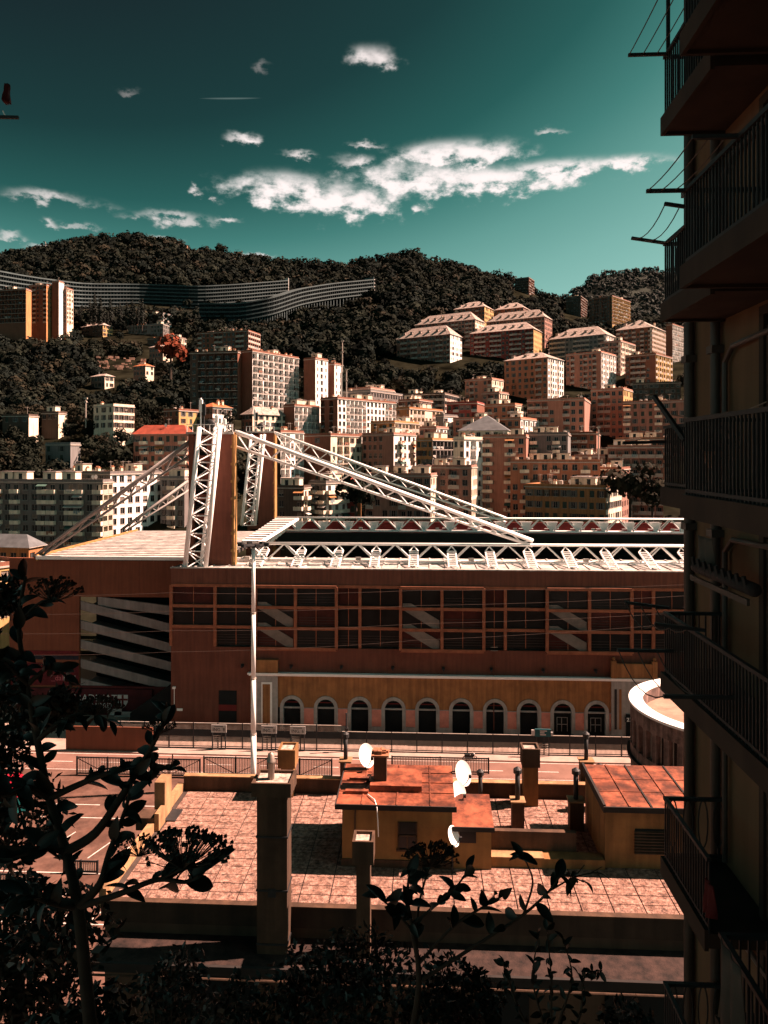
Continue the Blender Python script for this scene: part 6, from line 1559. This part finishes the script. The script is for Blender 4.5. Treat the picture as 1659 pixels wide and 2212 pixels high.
branch(tr, b0, [(40, 1350, 5.2), (75, 1310, 5.2), (112, 1290, 5.2)], .015, .006, 9, 0.82)
branch(tr, b0, [(60, 1480, 5.1), (20, 1440, 5.0), (-20, 1400, 5.0)], .02, .008, 15, 1.02)
branch(tr, b0, [(106, 1725, 4.9), (60, 1700, 4.8), (10, 1720, 4.7), (-30, 1700, 4.7)], .022, .008, 18, 0.93)
branch(tr, b0, [(142, 1840, 4.7), (90, 1830, 4.6), (30, 1850, 4.5), (-30, 1830, 4.5)], .022, .008, 18, 1.02)
branch(tr, b0, [(168, 1960, 4.5), (110, 1950, 4.4), (50, 1930, 4.3)], .022, .008, 13, 1.02)
branch(tr, b0, [(168, 1960, 4.5), (260, 1930, 4.4), (340, 1900, 4.4), (400, 1905, 4.4), (430, 1890, 4.4)], .022, .008, 13, 1.11)
branch(tr, b0, [(340, 1902, 4.4), (385, 1880, 4.4), (412, 1870, 4.4)], .010, .006, 0)
W = at(395, 1876, 4.4); umbel(tr, b0, W, .27, 95, Vector((.25, 0, 1)))
umbel(tr, b0, at(300, 1850, 4.5), .15, 50)
umbel(tr, b0, at(115, 1300, 5.2), .20, 60, Vector((.1, 0, .6)), m_leaf[2]); umbel(tr, b0, at(345, 1585, 4.95), .12, 40, mat=m_leaf[2])
umbel(tr, b0, at(205, 1545, 5.1), .17, 60, Vector((.3, 0, .7)), m_leaf[2])
# leafy sprig in the middle
b0 = at(890, 2260, 6.0)
sp = thing('leafy_sprig', 'dark leafy sprig reaching up before the terrace centre', 'plant', b0)
branch(sp, b0, [(880, 2280, 6.0), (905, 2120, 6.0), (890, 2010, 6.0), (880, 1940, 6.0), (884, 1880, 6.0)], .028, .008, 18, 1.0, .45)
branch(sp, b0, [(890, 2010, 6.0), (850, 1965, 6.0), (815, 1935, 6.0)], .012, .006, 8, .98)
branch(sp, b0, [(890, 2000, 6.0), (940, 1955, 6.0), (985, 1915, 6.0), (1010, 1880, 6.0)], .014, .006, 11, .98)
branch(sp, b0, [(905, 2080, 6.0), (980, 2000, 6.0), (1050, 1955, 6.0), (1085, 1935, 6.0)], .014, .006, 10, .98)
branch(sp, b0, [(905, 2120, 6.0), (1030, 2040, 6.0), (1130, 1975, 6.0), (1185, 1925, 6.0), (1215, 1890, 6.0), (1260, 1905, 6.0)], .016, .005, 14, .98)
branch(sp, b0, [(1130, 1975, 6.0), (1150, 1910, 6.0), (1140, 1870, 6.0), (1128, 1850, 6.0)], .010, .005, 2, .95, .9)
branch(sp, b0, [(1185, 1925, 6.0), (1240, 1895, 6.1), (1290, 1885, 6.1), (1318, 1900, 6.1)], .008, .003, 0)
branch(sp, b0, [(1240, 1895, 6.1), (1262, 1868, 6.1)], .006, .003, 0); branch(sp, b0, [(1270, 1888, 6.1), (1300, 1872, 6.1)], .005, .003, 0)
place_leaf(sp, b0, at(1160, 1868, 6.0), (-.9, 0, .55), 1.35)
# twiggy russet shrub by the annex dish
b0 = at(915, 1905, 8.5); sh = thing('twiggy_shrub', 'russet twiggy shrub head in front of the annex', 'plant', b0)
branch(sh, b0, [(905, 2230, 8.4), (900, 2000, 8.5), (918, 1900, 8.5), (934, 1862, 8.5)], .02, .008, 4, .6, .7); umbel(sh, b0, at(930, 1872, 8.5), .32, 110, Vector((.1, 0, 1)), m_leaf[2])
# upright leafy stems at the lower right
b0 = at(1170, 2280, 6.5); us = thing('leafy_plant', 'upright small leaved stems rising at the lower right centre', 'plant', b0)
for (a, b_, c) in ((1170, 1150, 1165), (1210, 1235, 1215), (1250, 1262, 1300), (1130, 1095, 1085), (1190, 1190, 1180)):
    branch(us, b0, [(1190, 2290, 6.5), (a, 2200, 6.5), (b_, 2110, 6.5), (c, 2000 + abs(c - 1180) * .8, 6.5)], .014, .004, 26, 1.25, .15, pool=small)
# bushes filling the bottom edge
def leaf_quads(rng_, n, c, rx, ry, rz, s):
    d = rng_.normal(0, 1, (n, 3)); d /= np.linalg.norm(d, axis=1)[:, None]; r = rng_.uniform(.25, 1.0, n) ** .5
    lump = 1 + .22 * np.sin(4 * d[:, 0] + 3 * d[:, 2] + c[0] * 3) + .15 * np.sin(7 * d[:, 1] + 5 * d[:, 2])
    pos = d * (r * lump)[:, None] * np.array([rx, ry, rz])
    nrm = rng_.normal(0, 1, (n, 3)); nrm /= np.linalg.norm(nrm, axis=1)[:, None]
    a = np.cross(nrm, rng_.normal(0, 1, (n, 3))); a /= np.linalg.norm(a, axis=1)[:, None] + 1e-9; b = np.cross(nrm, a)
    ss = (s * rng_.uniform(.6, 1.3, n))[:, None]
    return np.stack([pos - a * ss, pos - b * ss * .42 - a * ss * .1 + nrm * ss * .1, pos + a * ss, pos + b * ss * .42 - a * ss * .1 + nrm * ss * .1], 1).reshape(-1, 3)
bl_ = [(40, 2110, 6.2, 140, 110, 'left corner bush with pale flecked leaves at the very bottom left'), (185, 2230, 5.2, 110, 70, 'low bush round the foot of the shrub tree'), (370, 2150, 7.5, 85, 75, 'small leaved bush right of the shrub tree trunk'),
       (560, 2215, 7.0, 130, 60, 'dark bush at the bottom edge below the tallest chimney, left'), (690, 2130, 7.6, 100, 75, 'broad dark bush below the tallest chimney'), (770, 2060, 8.0, 90, 34, 'flat topped bush in front of the dark mottled ledge'),
       (860, 2190, 7.0, 170, 80, 'widest dark bush at the bottom centre'), (1010, 2170, 7.4, 90, 80, 'dark bush at the bottom right of centre'), (50, 1940, 6.6, 70, 50, 'small bush beneath the barred fence at the left edge'),
       (-10, 1590, 5.8, 60, 150, 'dense dark foliage mass at the left edge beside the corner block'), (10, 1290, 6.2, 36, 50, 'leafy top at the left edge beside the left roof'), (1360, 2250, 7.0, 110, 45, 'low bush at the bottom right before the dark house'), (120, 1530, 5.6, 55, 40, 'bronze leaved bush head before the mural wall'),
       (30, 1770, 5.4, 110, 90, 'loose dark foliage at the left edge around the bus'), (120, 2010, 5.0, 120, 70, 'loose dark foliage around the trunk of the shrub tree')]
for k, (px, py, d, rx, ry, lb) in enumerate(bl_):
    c = at(px, py, d); s = d / FPX; o = thing('bush', lb, 'bush', (c.x, c.y, c.z - ry * s)); hh = ry * s
    n = int(rx * ry * (.15 if k < 13 else .05)) + 120
    V = leaf_quads(rng, n, c, rx * s, max(rx, ry) * s * .8, ry * s, .045); V[:, 2] += hh
    structure(obj('foliage', cloud_mesh('foliage', V, m_leaf[2] if k in (0, 5, 12) else m_leaf[k % 2]), o), 'stuff')
    t = MB()
    for q in range(7): t.tube([(pr.uniform(-.1, .1), pr.uniform(-.1, .1), hh * .5 if k in (9, 10, 12, 13, 14) else -1.0), (pr.uniform(-.4, .4) * rx * s, pr.uniform(-.3, .3), hh * 1.3)], .014, 5, r2=.005)
    t.build('stems', m_stem, o)
